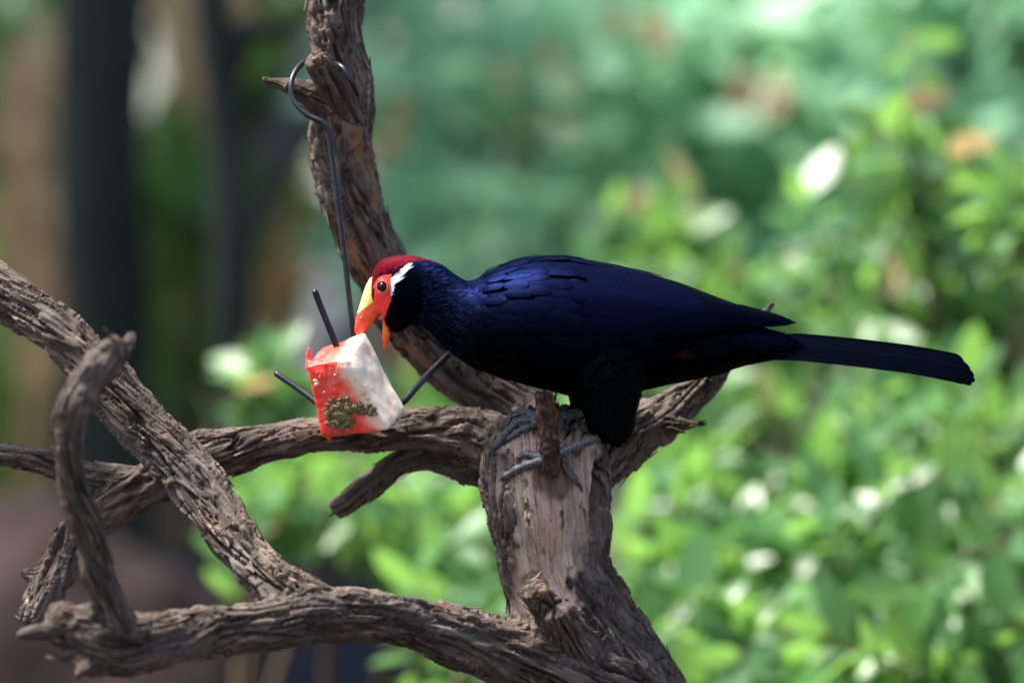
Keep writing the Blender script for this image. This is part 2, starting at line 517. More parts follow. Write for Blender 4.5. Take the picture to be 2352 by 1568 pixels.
H = np.zeros(len(TV)); TOPS = np.zeros(len(TV)); W = np.zeros(len(TV))
CO = np.zeros((len(TV), 3))
for k, c in enumerate(curves):
    D, J = dist_all[k]
    w = np.exp(-(D - best) / .004)
    sel = np.where(w > .03)[0]
    if not len(sel): continue
    T, N, B = frames(c[:, :3])
    L = np.concatenate([[0], np.cumsum(np.linalg.norm(np.diff(c[:, :3], axis=0), axis=1))])
    j = J[sel]; d = TV[sel] - c[j, :3]
    du = (d * T[j]).sum(1); u = L[j] + du + 1.7 * k
    tw = u * 2.6 + .5 * np.sin(u * 8 + k)
    na, nb = (d * N[j]).sum(1), (d * B[j]).sum(1)
    q = np.hypot(na, nb) + 1e-6; r = c[j, 3]
    rr = r * .8 + .005
    ca, sa = na / q, nb / q
    C = np.stack([(ca * np.cos(tw) - sa * np.sin(tw)) * rr, (ca * np.sin(tw) + sa * np.cos(tw)) * rr, u], 1)
    h, top = bark_height(C, r, GXv[sel], GYv[sel], smoothness[sel])
    H[sel] += w[sel] * h; TOPS[sel] += w[sel] * top; W[sel] += w[sel]
    own = owner[sel] == k
    CO[sel[own]] = C[own]
H /= np.maximum(W, 1e-6); TOPS /= np.maximum(W, 1e-6)
lump = fbm(TV * 26, 2) * .0026 * (1 - bare)
gq = CO + .006 * np.stack([pn(CO * (40, 40, 16)), pn(CO * (40, 40, 16) + 20), 0 * CO[:, 0]], 1)
grain = bare * (.0014 * pn(gq * (130, 130, 8)) + .0009 * pn(gq * (380, 380, 26)) - .0042 * smooth01(.06 - np.abs(pn(gq * (62, 62, 6) + 8)), 0, .06) * smooth01(pn(gq * (40, 40, 14) + 60) + .1, 0, .25))
holes = np.zeros(len(TV))
for hx, hy, hr in ((1206, 1172, 8), (1210, 1201, 5), (1180, 1256, 8), (1172, 1284, 7), (1201, 1108, 4)):
    holes = np.maximum(holes, smooth01(hr * 1.15 + edge_n * .35 - np.hypot(GXv - hx, (GYv - hy) * .6), 0, hr * .5))
res_l = resin * (.0022 * fbm(TV * 170, 3) + .0022 * pn(TV * (70, 70, 55)))
knots = np.zeros(len(TV))
kr = np.random.default_rng(21)
for v in kr.choice(np.where((TN[:, 1] < -.15) & (bare < .1) & np.isin(owner, (1, 2, 3, 4, 5, 6)))[0], 22, replace=False):
    dk = np.linalg.norm(TV - TV[v], axis=1); kk = kr.uniform(.6, 1.2)
    knots += .0055 * kk * np.exp(-(dk / (.011 * kk)) ** 2) - .0060 * kk * np.exp(-(dk / (.0036 * kk)) ** 2)
disp = knots + H + lump + grain + res_l - .0042 * bare - .017 * slot - .0022 * inner - .007 * holes * bare - .004 * cut * (.4 + pn(TV * 160))
TV2 = TV + TN * disp[:, None]
# deep cracks undercut the plates slightly
tree = empty('dead_tree', (at(1700, 784 + CAM_Z * PPM, 0.0)[0], 0.0, 0))
tag(tree, 'bare dead tree with rough grey brown bark that the bird perches on', 'tree')
vis = mesh_np('tmpn', TV2, TF)
NN = np.empty(len(TV) * 3, np.float32); vis.vertices.foreach_get('normal', NN); NN = NN.reshape(-1, 3)
fo = owner[TF]; fo = np.where((fo[:, 0] == fo[:, 1]) | (fo[:, 0] == fo[:, 2]), fo[:, 0], fo[:, 2])
for k, (nm, rows) in enumerate(LIMBS):
    fs = TF[fo == k]
    if not len(fs): continue
    used, inv = np.unique(fs, return_inverse=True)
    me = mesh_np(nm, TV2[used], inv.reshape(-1, 4))
    attr_vec(me, 'bark_co', CO[used]); attr_f(me, 'bark_h', TOPS[used] * (1 - bare[used]) * .42)
    attr_f(me, 'bare', bare[used]); attr_f(me, 'inner', np.maximum(inner[used], .6 * cut[used])); attr_f(me, 'resin', resin[used])
    me.normals_split_custom_set_from_vertices(NN[used].tolist())
    o = add(nm, me, MAT['bark'], tree)
    if k == 0: o['label'] = 'thick trunk with a pale bare strip where the bark has come off'
    if k == 12: o['label'] = 'upright broken stub crusted with orange brown resin'
near_ = TF[(fo != 12) & (np.abs(GXv[TF[:, 0]] - 1250) < 260) & (np.abs(GYv[TF[:, 0]] - 1040) < 170)]
used, inv = np.unique(near_, return_inverse=True)
TRUNK_BVH = BVHTree.FromPolygons(TV2[used].tolist(), inv.reshape(-1, 4).tolist())
bpy.data.meshes.remove(vis)
# the trunk below the picture, down to the ground
c = catmull([[*at(1522, 1815, -.005), .062], [*at(1605, 1990, .0), .068], [*at(1690, 2400, .01), .072], [*at(1705, 3000, .01), .08], [*at(1700, 3450, .01), .095], [*at(1700, 3800, .01), .13]], .02)
V, F = tube(c[:, :3], c[:, 3], 64)
V = V + .006 * fbm(V * (60, 60, 8), 3)[:, None] * np.array([1, 1, 0])
me = mesh_np('trunk_base', V, F); attr_vec(me, 'bark_co', V); attr_f(me, 'bark_h', np.full(len(V), .2))
for nm in ('bare', 'inner', 'resin'): attr_f(me, nm, np.zeros(len(V)))
add('trunk_base', me, MAT['bark'], tree)

# loose flakes of bark standing off the limbs
def bark_flakes():
    tri = TV2[TF[:, 0]]; sel = rng.choice(len(TF), 1500, replace=False)
    Vs, Fs, CoL = [], [], []; n = 0
    for f in sel:
        v = TF[f, 0]; k = owner[v]
        if bare[v] > .2 or resin[v] > .2 or k in (12,) or inner[v] > .3: continue
        if rng.random() > (.9 if abs(TN[v, 1]) < .55 else .35): continue
        p = TV2[v]; nrm = TN[v].astype(float)
        c = curves[k]; j = dist_all[k][1][v]
        t = c[min(j + 2, len(c) - 1), :3] - c[max(j - 2, 0), :3]; t /= np.linalg.norm(t) + 1e-9
        if rng.random() < .5: t = -t
        t = t - nrm * (t @ nrm); t /= np.linalg.norm(t) + 1e-9
        s = np.cross(nrm, t)
        L = rng.uniform(.005, .018); w = rng.uniform(.0015, .004); lift = rng.uniform(.03, .22)
        m = 5
        for q in range(m):
            a = q / (m - 1)
            cc = p + t * L * (a - .15) + nrm * (L * lift * a ** 1.7 - .0006)
            ww = w * (1 - .75 * a ** 1.5) * rng.uniform(.75, 1.2)
            for sgn, th in ((-1, 0), (1, 0), (1, .0007), (-1, .0007)):
                Vs.append(cc + s * ww * sgn + nrm * th); CoL.append(CO[v] + np.array([sgn * ww, th, L * a]))
        for q in range(m - 1):
            o = n + q * 4
            for e in range(4):
                Fs.append([o + e, o + (e + 1) % 4, o + 4 + (e + 1) % 4, o + 4 + e])
        Fs.append([n + m * 4 - 4, n + m * 4 - 3, n + m * 4 - 2, n + m * 4 - 1]); n += m * 4
    me = mesh_np('bark_flakes', np.array(Vs), np.array(Fs), False)
    attr_vec(me, 'bark_co', np.array(CoL)); attr_f(me, 'bark_h', np.full(len(Vs), .25))
    for nm in ('bare', 'inner', 'resin'): attr_f(me, nm, np.zeros(len(Vs)))
    tag(add('bark_flakes', me, MAT['bark'], tree), kind='stuff')


bark_flakes()


def hit(x, y, bvh):
    """where the sight line through a grid point meets a mesh: point, normal"""
    o = Vector((0, CAM_Y, CAM_Z)); d = (Vector(at(x, y, 0.0)) - o).normalized()
    p, n, i, t = bvh.ray_cast(o, d)
    return (np.array(p), np.array(n)) if p is not None else (None, None)

# ---------------------------------------------------------------- the bird
BY = -.05                                                # its middle plane
def B(x, y, d=0.0):
    """side-view grid point, d grid units towards (-) or away from (+) the camera"""
    return np.stack(np.broadcast_arrays((np.asarray(x, float) - 1176) / PPM, BY + np.asarray(d, float) / PPM, CAM_Z - (np.asarray(y, float) - 784) / PPM), -1)


#        x     top  bottom half-width
BODY = np.array([
    (851, 652, 684, 10), (855, 634, 694, 22), (862, 614, 708, 32), (874, 600, 720, 38), (886, 594, 732, 42), (900, 590, 752, 45), (915, 587, 756, 47), (935, 587, 744, 49), (960, 590, 744, 51), (985, 597, 760, 54),
    (1010, 608, 785, 60), (1040, 630, 812, 72), (1070, 648, 832, 88), (1090, 644, 842, 98), (1120, 627, 854, 114), (1180, 605, 873, 138),
    (1240, 595, 890, 150), (1300, 595, 905, 155), (1360, 606, 908, 154), (1420, 617, 902, 149), (1480, 630, 893, 138), (1560, 656, 876, 118),
    (1640, 697, 860, 92), (1700, 730, 840, 66), (1760, 755, 827, 44), (1805, 768, 822, 30), (1830, 778, 818, 18)], float)


def body_at(x):
    return [np.interp(x, BODY[:, 0], BODY[:, k]) for k in (1, 2, 3)]


def loft(stations, seg=40, power=2.0):
    """stations of (top xy, bottom xy, half-width) -> closed skin"""
    th = np.linspace(0, 2 * np.pi, seg, endpoint=False)
    rings = []
    for (tx, ty), (bx, by), hw in stations:
        cx, cy = (tx + bx) / 2, (ty + by) / 2; hx, hy = (tx - bx) / 2, (ty - by) / 2
        c, s = np.cos(th), np.sin(th)
        sc = np.sign(c) * np.abs(c) ** (2 / power); ss = np.sign(s) * np.abs(s) ** (2 / power)
        rings.append(B(cx + hx * ss, cy + hy * ss, hw * sc))
    first, last = rings[0].mean(0), rings[-1].mean(0)
    rings = [first + (rings[0] - first) * .02] + rings + [last + (rings[-1] - last) * .02]
    V = np.array(rings); n = len(V)
    i = np.arange(n - 1)[:, None] * seg; j = np.arange(seg)[None]; j2 = (j + 1) % seg
    F = np.stack([i + j, i + j2, i + seg + j2, i + seg + j], -1).reshape(-1, 4)
    return V.reshape(-1, 3), F


bx = np.concatenate([BODY[:8, 0], np.arange(945, 1830, 10)])
body_parts = [loft([((x, body_at(x)[0]), (x, body_at(x)[1]), body_at(x)[2]) for x in bx], 48)]
for d, rows in ((-1, [(1400, 780, -45, 105), (1396, 865, -72, 84), (1400, 945, -84, 60), (1402, 985, -86, 49), (1400, 1008, -86, 30)]),
                (1, [(1350, 800, 40, 75), (1345, 860, 50, 64), (1342, 910, 50, 40), (1328, 945, 50, 20)])):
    c = catmull([[*B(x, y, dd), r / PPM] for x, y, dd, r in rows], .004)
    body_parts.append(tube(c[:, :3], c[:, 3], 28))
c = catmull([[*B(905, 700, 0), .011], [*B(903, 730, 0), .0085], [*B(900, 757, 0), .0035]], .002)      # feathered chin behind the lower bill
body_parts.append(tube(c[:, :3], c[:, 3], 20))
BV, BF, BN = remesh(*join(body_parts), .0012, 13, 0)
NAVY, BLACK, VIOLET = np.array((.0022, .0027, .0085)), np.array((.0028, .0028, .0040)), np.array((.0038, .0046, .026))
CRIMSON, WHITE, SKIN = np.array((.095, .003, .009)), np.array((.66, .64, .63)), np.array((.60, .045, .040))
P_CROWN = [(850, 700), (848, 630), (855, 605), (885, 580), (935, 575), (990, 584), (1035, 612), (1022, 611), (1000, 604), (970, 600), (944, 604), (920, 617), (901, 626), (882, 630), (866, 639), (859, 652), (857, 692)]
P_SKIN = [(858, 692), (859, 652), (867, 640), (882, 631), (899, 629), (902, 647), (901, 672), (899, 691), (890, 712), (884, 730), (868, 735), (855, 700)]
P_WHITE = [(898, 642), (914, 623), (936, 607), (947, 606), (934, 625), (917, 643), (908, 654), (903, 672), (900, 680), (899, 662)]


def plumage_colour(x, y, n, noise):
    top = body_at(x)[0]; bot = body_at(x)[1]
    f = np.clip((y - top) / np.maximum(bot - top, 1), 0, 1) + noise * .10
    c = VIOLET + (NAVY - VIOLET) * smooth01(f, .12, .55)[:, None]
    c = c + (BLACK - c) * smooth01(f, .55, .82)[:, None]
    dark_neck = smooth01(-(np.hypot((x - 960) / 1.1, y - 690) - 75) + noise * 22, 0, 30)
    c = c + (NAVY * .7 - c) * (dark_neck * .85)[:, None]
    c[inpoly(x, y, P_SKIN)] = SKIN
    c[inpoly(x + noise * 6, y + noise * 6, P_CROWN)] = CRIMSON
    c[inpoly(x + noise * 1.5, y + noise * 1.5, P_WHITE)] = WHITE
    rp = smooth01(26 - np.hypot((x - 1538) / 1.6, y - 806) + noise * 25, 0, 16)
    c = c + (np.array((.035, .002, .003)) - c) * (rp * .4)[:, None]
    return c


def side_xy(P):
    return P[:, 0] * PPM + 1176, 784 - (P[:, 2] - CAM_Z) * PPM


def plumage_material(name, sheen, rough, spec):
    m, nt, b, out = new_mat(name)
    c = node(nt, 'ShaderNodeAttribute', attribute_name='plumage').outputs['Color']
    tc = node(nt, 'ShaderNodeTexCoord').outputs['Object']
    n = noise_n(nt, tc, 420, 3)
    c2 = mixc(nt, rampf(nt, n, .3, .7), c, mixc(nt, 1.0, c, (1.35, 1.35, 1.35), 'MULTIPLY'))
    # structural blue: where blue leads red the barbs reflect like a tinted mirror
    sp = node(nt, 'ShaderNodeSeparateColor'); nt.links.new(c, sp.inputs[0])
    df = node(nt, 'ShaderNodeMath', operation='SUBTRACT'); nt.links.new(sp.outputs[2], df.inputs[0]); nt.links.new(sp.outputs[0], df.inputs[1])
    fac = node(nt, 'ShaderNodeMapRange'); fac.inputs[1].default_value = .0002; fac.inputs[2].default_value = .0012; fac.inputs[4].default_value = sheen
    nt.links.new(df.outputs[0], fac.inputs[0])
    nt.links.new(fac.outputs[0], b.inputs['Metallic'])
    nt.links.new(mixc(nt, fac.outputs[0], c2, mixc(nt, 1.0, c2, (.58, .84, .55), 'MULTIPLY')), b.inputs['Base Color'])
    b.inputs['Roughness'].default_value = rough; b.inputs['Specular IOR Level'].default_value = spec
    nt.links.new(mixc(nt, 1.0, c2, (9, 9, 9), 'MULTIPLY'), b.inputs['Specular Tint'])
    bump(nt, noise_n(nt, tc, 1100, 4, .7), .35, .0005, b)
    return m


MAT['plumage'] = plumage_material('violet_blue_plumage', 0.75, .48, .06)
MAT['flight'] = plumage_material('glossy_flight_feather', 0.75, .42, .06)
MAT['tail'] = plumage_material('dark_tail_feather', 0.6, .5, .03)
bird = empty('perched_turaco', B(1270, 1080))
tag(bird, 'violet blue turaco with crimson crown and open orange bill leaning towards watermelon', 'bird')
me = mesh_np('body', BV, BF)
x_, y_ = side_xy(BV)
BNOISE = fbm(BV * 260, 2)
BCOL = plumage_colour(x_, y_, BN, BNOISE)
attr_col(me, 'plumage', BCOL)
body = add('body', me, MAT['plumage'], bird)
BODY_BVH = BVHTree.FromPolygons(BV.tolist(), BF.tolist())


def strips(P, N, D, L, Wd, lift, K, prof, colr, ridge=.12):
    """many small feathers at once: roots P, normals N, directions D"""
    S = np.cross(N, D); n = len(P)
    t = np.linspace(0, 1, K)
    V = np.zeros((n, K, 3, 3))
    for k, a in enumerate(t):
        c = P + D * (L * a)[:, None] + N * (L * lift * a ** 1.4 - L * .35 * lift * a ** 3 + .0002)[:, None]
        for j, sg in enumerate((-1, 0, 1)):
            V[:, k, j] = c + S * (Wd * prof[k] * sg)[:, None] + N * ((Wd * prof[k] * ridge) if sg == 0 else 0 * Wd)[:, None]
    base = np.arange(n)[:, None, None, None] * (K * 3)
    k = np.arange(K - 1)[None, :, None, None] * 3; j = np.arange(2)[None, None, :, None]
    q = np.array([0, 1, 4, 3])[None, None, None]
    F = (base + k + j + q).reshape(-1, 4)
    return V.reshape(-1, 3), F, np.repeat(colr, K * 3, axis=0)


def scatter(n, weight):
    a = BV[BF]
    area = np.linalg.norm(np.cross(a[:, 2] - a[:, 0], a[:, 3] - a[:, 1]), axis=1) * weight
    f = rng.choice(len(BF), n, p=area / area.sum())
    u = rng.random((n, 1)); v = rng.random((n, 1)); q = a[f]
    P = q[:, 0] * (1 - u) * (1 - v) + q[:, 1] * u * (1 - v) + q[:, 2] * u * v + q[:, 3] * (1 - u) * v
    N = BN[BF[f]].mean(1); N /= np.linalg.norm(N, axis=1)[:, None]
    return P, N, f


def flow(P, N, jit):
    x, y = side_xy(P)
    D = np.stack([np.ones(len(P)), 0 * x, -.10 + 0 * x], 1)
    neck = (1 - smooth01(x, 1010, 1110))[:, None]
    rad = np.stack([x - 838, 0 * x, -(y - 690) * .9], 1); rad /= np.linalg.norm(rad, axis=1)[:, None] + 1e-6
    rad[:, 2] -= .25 * smooth01(y, 700, 780)
    D = D * (1 - neck) + rad * neck
    thigh = (smooth01(y, 880, 930) * (1 - smooth01(np.abs(x - 1390), 60, 110)))[:, None]
    D = D * (1 - thigh) + np.array([[.15, 0, -1]]) * thigh
    D = D + rng.normal(size=D.shape) * jit
    D -= N * (D * N).sum(1)[:, None]
    return D / (np.linalg.norm(D, axis=1)[:, None] + 1e-9)


def plumage():
    fx, fy = side_xy(BV[BF].mean(1)); Vs = []
    skin = inpoly(fx, fy, P_SKIN) | ((np.hypot(fx - 879, fy - 659) < 23)) | (fx < 854)
    head = (fx < 1075) & ~skin
    # hair-like feathers of head and neck
    n = 15000
    P, N, f = scatter(n, head * np.where(fx < 960, 2.2, 1.0))
    x, y = side_xy(P); ok = (plumage_colour(x, y, N, 0 * x)[:, 0] < .4) | inpoly(x, y, P_WHITE)
    P, N, n = P[ok], N[ok], int(ok.sum())
    D = flow(P, N, .10); x, y = side_xy(P)
    crown = inpoly(x, y, P_CROWN) | inpoly(x, y, P_WHITE)
    L = np.where(crown, rng.uniform(.0020, .0036, n), rng.uniform(.0038, .0075, n))
    L = np.where(inpoly(x, y, P_WHITE), rng.uniform(.0012, .0022, n), L)
    Wd = np.where(crown, .00018, rng.uniform(.00022, .0005, n))
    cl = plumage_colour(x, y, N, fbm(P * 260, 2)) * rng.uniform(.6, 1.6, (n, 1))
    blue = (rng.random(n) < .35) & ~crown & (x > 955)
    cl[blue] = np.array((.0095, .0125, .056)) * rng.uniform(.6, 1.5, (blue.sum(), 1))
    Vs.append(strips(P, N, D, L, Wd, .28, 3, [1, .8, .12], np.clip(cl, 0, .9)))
    # contour feathers of the trunk
    n = 7500
    P, N, f = scatter(n, (fx > 1050) & (fx < 1800))
    D = flow(P, N, .10); x, y = side_xy(P)
    L = rng.uniform(.007, .012, n); Wd = L * rng.uniform(.24, .34, n)
    Wd[y > 880] *= .35
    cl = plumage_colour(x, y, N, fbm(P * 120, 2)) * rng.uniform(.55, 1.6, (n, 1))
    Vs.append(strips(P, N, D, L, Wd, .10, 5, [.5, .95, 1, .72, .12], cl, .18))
    # loose down along belly, vent and thighs
    n = 9000
    P, N, f = scatter(n, (fx > 1060) & (fx < 1790) & (BN[BF[:, 0], 2] < -.15) | ((fy > 890) & (fx > 1300)))
    D = flow(P, N, .25); x, y = side_xy(P)
    cl = np.repeat(BLACK[None], n, 0) * rng.uniform(.6, 2.2, (n, 1))
    Vs.append(strips(P, N, D, rng.uniform(.004, .009, n), np.full(n, .00022), .35, 3, [1, .7, .1], cl))
    V, F, C, o = [], [], [], 0
    for v, f_, c in Vs:
        V.append(v); F.append(f_ + o); C.append(c); o += len(v)
    me = mesh_np('plumage', np.vstack(V), np.vstack(F)); attr_col(me, 'plumage', np.vstack(C))
    tag(add('plumage', me, MAT['plumage'], body), kind='stuff')


plumage()

# wings: shells of overlapping feathers laid over the body
WS = np.array([(1095, 646, 850, 104), (1120, 623, 860, 119), (1180, 600, 880, 143), (1240, 589, 896, 156), (1300, 589, 911, 161), (1360, 600, 914, 160), (1420, 611, 908, 155), (1480, 623, 898, 145),
               (1560, 646, 870, 126), (1640, 677, 822, 98), (1700, 699, 792, 72), (1760, 721, 776, 46), (1830, 738, 752, 22)], float)
PHI_LOW = ([1095, 1160, 1220, 1350, 1480, 1580, 1660, 1740, 1830], [5, -18, -34, -38, -30, -20, -10, -3, 0])


def shell(x, phi, side, off=0.0):
    x = np.asarray(x, float); phi = np.radians(np.asarray(phi, float))
    t, b, h = (np.interp(x, WS[:, 0], WS[:, k]) for k in (1, 2, 3))
    zc, hz = (t + b) / 2, (b - t) / 2
    c, s = np.cos(phi), np.sin(phi)
    off = np.asarray(off, float)
    return B(x, zc - (hz + off) * s, side * (h + off) * c)


FPROF_T = [0, .08, .25, .5, .72, .86, .95, 1.0]
FPROF_W = [.35, .62, .9, 1.0, .98, .82, .52, .10]


def wing_feather(parent, side, x0, x1, p0, p1, wid, off0, off1, colr, bend=0.0):
    """one feather following the wing shell from (x0, angle p0) to (x1, angle p1); wid in degrees of arc"""
    V, C = [], []
    for t, w in zip(FPROF_T, FPROF_W):
        x = x0 + (x1 - x0) * t; p = p0 + (p1 - p0) * t + bend * math.sin(math.pi * t)
        hz = np.interp(x, WS[:, 0], (WS[:, 2] - WS[:, 1]) / 2); ww = wid / max(hz, 14) * 57.3
        for j, o in ((-1, -.8), (-.45, .4), (0, 1.0), (.45, .4), (1, -.8)):
            V.append(shell(x, p + j * w * ww, side, off0 + (off1 - off0) * t + o * .35))
            C.append(colr * (1.0 if j else 1.1))
    V = np.array(V)
    F = [[k * 5 + j, k * 5 + j + 1, k * 5 + j + 6, k * 5 + j + 5] for k in range(len(FPROF_T) - 1) for j in range(4)]
    me = mesh_np('feather', V, np.array(F)); attr_col(me, 'plumage', np.array(C))
    return add('feather', me, MAT['flight'], parent)


def make_wing(side):
    # underlying shell of the folded wing
    xs = np.linspace(1100, 1800, 50); m = 16
    lo = np.interp(xs, *PHI_LOW)
    V = np.array([shell(np.full(m, x), np.linspace(86, l, m), side, -2) for x, l in zip(xs, lo)])
    i = np.arange(len(xs) - 1)[:, None] * m; j = np.arange(m - 1)[None]
    F = np.stack([i + j, i + j + 1, i + m + j + 1, i + m + j], -1).reshape(-1, 4)
    me = mesh_np('wing', V.reshape(-1, 3), F)
    attr_col(me, 'plumage', np.repeat(np.array([[.002, .0026, .009]]), len(V) * m, 0))
    w = add('wing', me, MAT['flight'], bird)
    r = random.Random(5 if side < 0 else 6)
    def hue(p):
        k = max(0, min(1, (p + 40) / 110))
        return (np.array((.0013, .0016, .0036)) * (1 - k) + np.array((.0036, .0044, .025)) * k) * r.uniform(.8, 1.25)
    # primaries and secondaries: long, ending along the trailing edge
    for k in range(9):
        a = k / 8
        wing_feather(w, side, 1420 + 55 * a, 1826 - 30 * a + r.uniform(-6, 6), -14 + 22 * a, 30 + 30 * a - (4 if k else 0), 15, 1 + .4 * k, 2 + .8 * k, np.array((.0024, .0030, .013)) * r.uniform(.8, 1.2))
    for k in range(10):
        a = k / 9
        wing_feather(w, side, 1330 + 20 * a, 1735 - 150 * a + r.uniform(-10, 10), -34 + 88 * a, -8 + 60 * a, 20, 1 + .5 * (k % 3), 3 + .35 * k, hue(-30 + 90 * a))
    # coverts in rows, rear rows first so that front rows lie over them
    for row, (xa, ln, wd, n) in enumerate(((1330, 190, 17, 11), (1262, 150, 16, 11), (1205, 115, 15, 11), (1160, 90, 13, 10), (1128, 66, 11, 9), (1104, 52, 10, 8))):
        for k in range(n):
            a = k / (n - 1)
            top = 82 if row < 4 else 78
            p = np.interp(xa, *PHI_LOW) + 4 + (top - np.interp(xa, *PHI_LOW)) * a + r.uniform(-4, 4)
            x0 = xa + r.uniform(-18, 18) + 16 * math.sin(a * 3.1) + (14 if a < .2 else 0)
            wing_feather(w, side, x0, x0 + ln * r.uniform(.9, 1.1), p, p - 3 + 4 * (a - .5), wd * r.uniform(.8, 1.2), 1.2 + row * .6, (2.0, 2.3, 2.7, 3.1, 3.5, 3.8)[row] + row * .5 + r.uniform(-.5, .5), hue(p) * (1.15 if row > 1 else 1), 0)
    return w


for sd in (-1, 1): make_wing(sd)

# tail: ten long feathers, the middle pair on top
def tail():
    t = empty('tail', (0, 0, 0)); t.parent = bird; t.matrix_parent_inverse = Matrix.Translation(-bird.location)
    top = ([1735, 1820, 1950, 2100, 2200, 2245], [779, 775, 786, 803, 821, 842])
    for i in range(10):
        side = -1 if i % 2 else 1; k = i // 2
        x1 = 2240 - abs(k - 2.6) * 8 - (6 if k == 0 else 0) + (0 if side < 0 else -8); V, C = [], []
        drop = k * 10.5 + (0 if side < 0 else 1.5)
        colr = np.array((.0009, .0014, .0042)) * (1.5 if (side < 0 and k in (1, 2)) else 1)
        for a in np.concatenate([np.linspace(0, .94, 10), [.965, .98, .99, 1.0]]):
            x = 1735 + (x1 - 1735) * a
            w = 14.5 * min(1, .75 + a) * math.sqrt(max(.03, 1 - max(0, (a - .955) / .046) ** 2))
            y = np.interp(x, *top) + drop * (.92 + .08 * a) + 3 * a * a
            d = side * (7 + k * 8 + 7 * a)
            for j in (-1, 0, 1):
                V.append(B(x, y + j * w * .80, d + j * side * w * .6 - (1.2 if j == 0 else 0) * (-side) * -1)); C.append(colr * (1.12 if j == 0 else 1))
        F = [[q * 3 + j, q * 3 + j + 1, q * 3 + j + 4, q * 3 + j + 3] for q in range(13) for j in (0, 1)]
        me = mesh_np('tail_feather', np.array(V), np.array(F)); attr_col(me, 'plumage', np.array(C))
        add('tail_feather', me, MAT['tail'], t)


tail()

# bill, eyes
def skin_mat(name, c1, c2, rough=.35, scale=120, sss=.1):
    m, nt, b, out = new_mat(name)
    tc = node(nt, 'ShaderNodeTexCoord').outputs['Object']
    nt.links.new(mixc(nt, rampf(nt, noise_n(nt, tc, scale, 4), .3, .7), c1, c2), b.inputs['Base Color'])
    b.inputs['Roughness'].default_value = rough
    b.inputs['Subsurface Weight'].default_value = sss; b.inputs['Subsurface Scale'].default_value = .003
    bump(nt, noise_n(nt, tc, 700, 3), .25, .0004, b)
    return m


MAT['bill_red'] = skin_mat('orange_red_bill', (.70, .045, .018), (.82, .13, .05), .3, 200, .03)
MAT['bill_orange'] = skin_mat('bright_orange_bill', (.88, .085, .006), (.90, .16, .012), .3, 200, .03)
MAT['bill_yellow'] = skin_mat('pale_yellow_shield', (.82, .74, .13), (.88, .82, .30), .35, 150, .03)
MAT['mouth'] = skin_mat('pink_mouth_lining', (.40, .06, .05), (.55, .14, .11))
MAT['eyelid'] = skin_mat('red_eyelid', (.60, .05, .05), (.70, .11, .09))
up = np.array([(858, 633, 903, 690, 20), (849, 640, 890, 701, 19), (841, 655, 878, 712, 17.5), (834, 674, 869, 723, 16), (828, 695, 861, 735, 14.5), (822, 715, 853, 746, 12.5), (817, 735, 847, 755, 10), (814.5, 752, 841, 763, 7.5), (815, 764, 836, 768, 4), (819, 770, 829, 771, 1.5)], float)
i_ = np.linspace(0, len(up) - 1, 150)
rows = [np.interp(i_, np.arange(len(up)), up[:, k]) for k in range(5)]
V, F = loft([((a, b), (c, d), h) for a, b, c, d, h in zip(*rows)], 96, 2.3)
x, y = side_xy(V)
line = (y - 693) * (819 - 858) - (x - 858) * (721 - 693)                 # seam between shield and bill
isy = (line[F].mean(1) > 0)
for nm, sel, mt in (('upper_bill', ~isy, 'bill_red'), ('frontal_shield', isy, 'bill_yellow')):
    fs = F[sel]; used, inv = np.unique(fs, return_inverse=True)
    v = V[used].copy()
    if nm == 'frontal_shield':
        v[:, 1] = BY + (v[:, 1] - BY) * .94
    o = add(nm, mesh_np(nm, v, inv.reshape(-1, 4)), MAT[mt], bird)
    if nm == 'upper_bill':
        for sd in (-1, 1):
            c = catmull([[*B(829, 727, sd * 11.4), .0004], [*B(830, 731, sd * 11.9), .0011], [*B(832, 735, sd * 11.6), .0004]], .0005)
            add('nostril', mesh_np('nostril', *tube(c[:, :3], c[:, 3], 10)), MAT['mouth'], o)
lo = [((881, 712), (905, 716), 15), ((880, 728), (902, 733), 13), ((879, 748), (899, 753), 11), ((878, 770), (895, 775), 8.5), ((879, 788), (890, 792), 6), ((881, 802), (886, 804), 2)]
add('lower_bill', mesh_np('lower_bill', *loft(lo, 24)), MAT['bill_orange'], bird)
mo = [((885, 690), (912, 700), 13), ((878, 705), (902, 716), 12), ((873, 722), (892, 728), 9), ((866, 732), (880, 738), 5)]
add('mouth_lining', mesh_np('mouth_lining', *loft(mo, 20)), MAT['mouth'], bird)


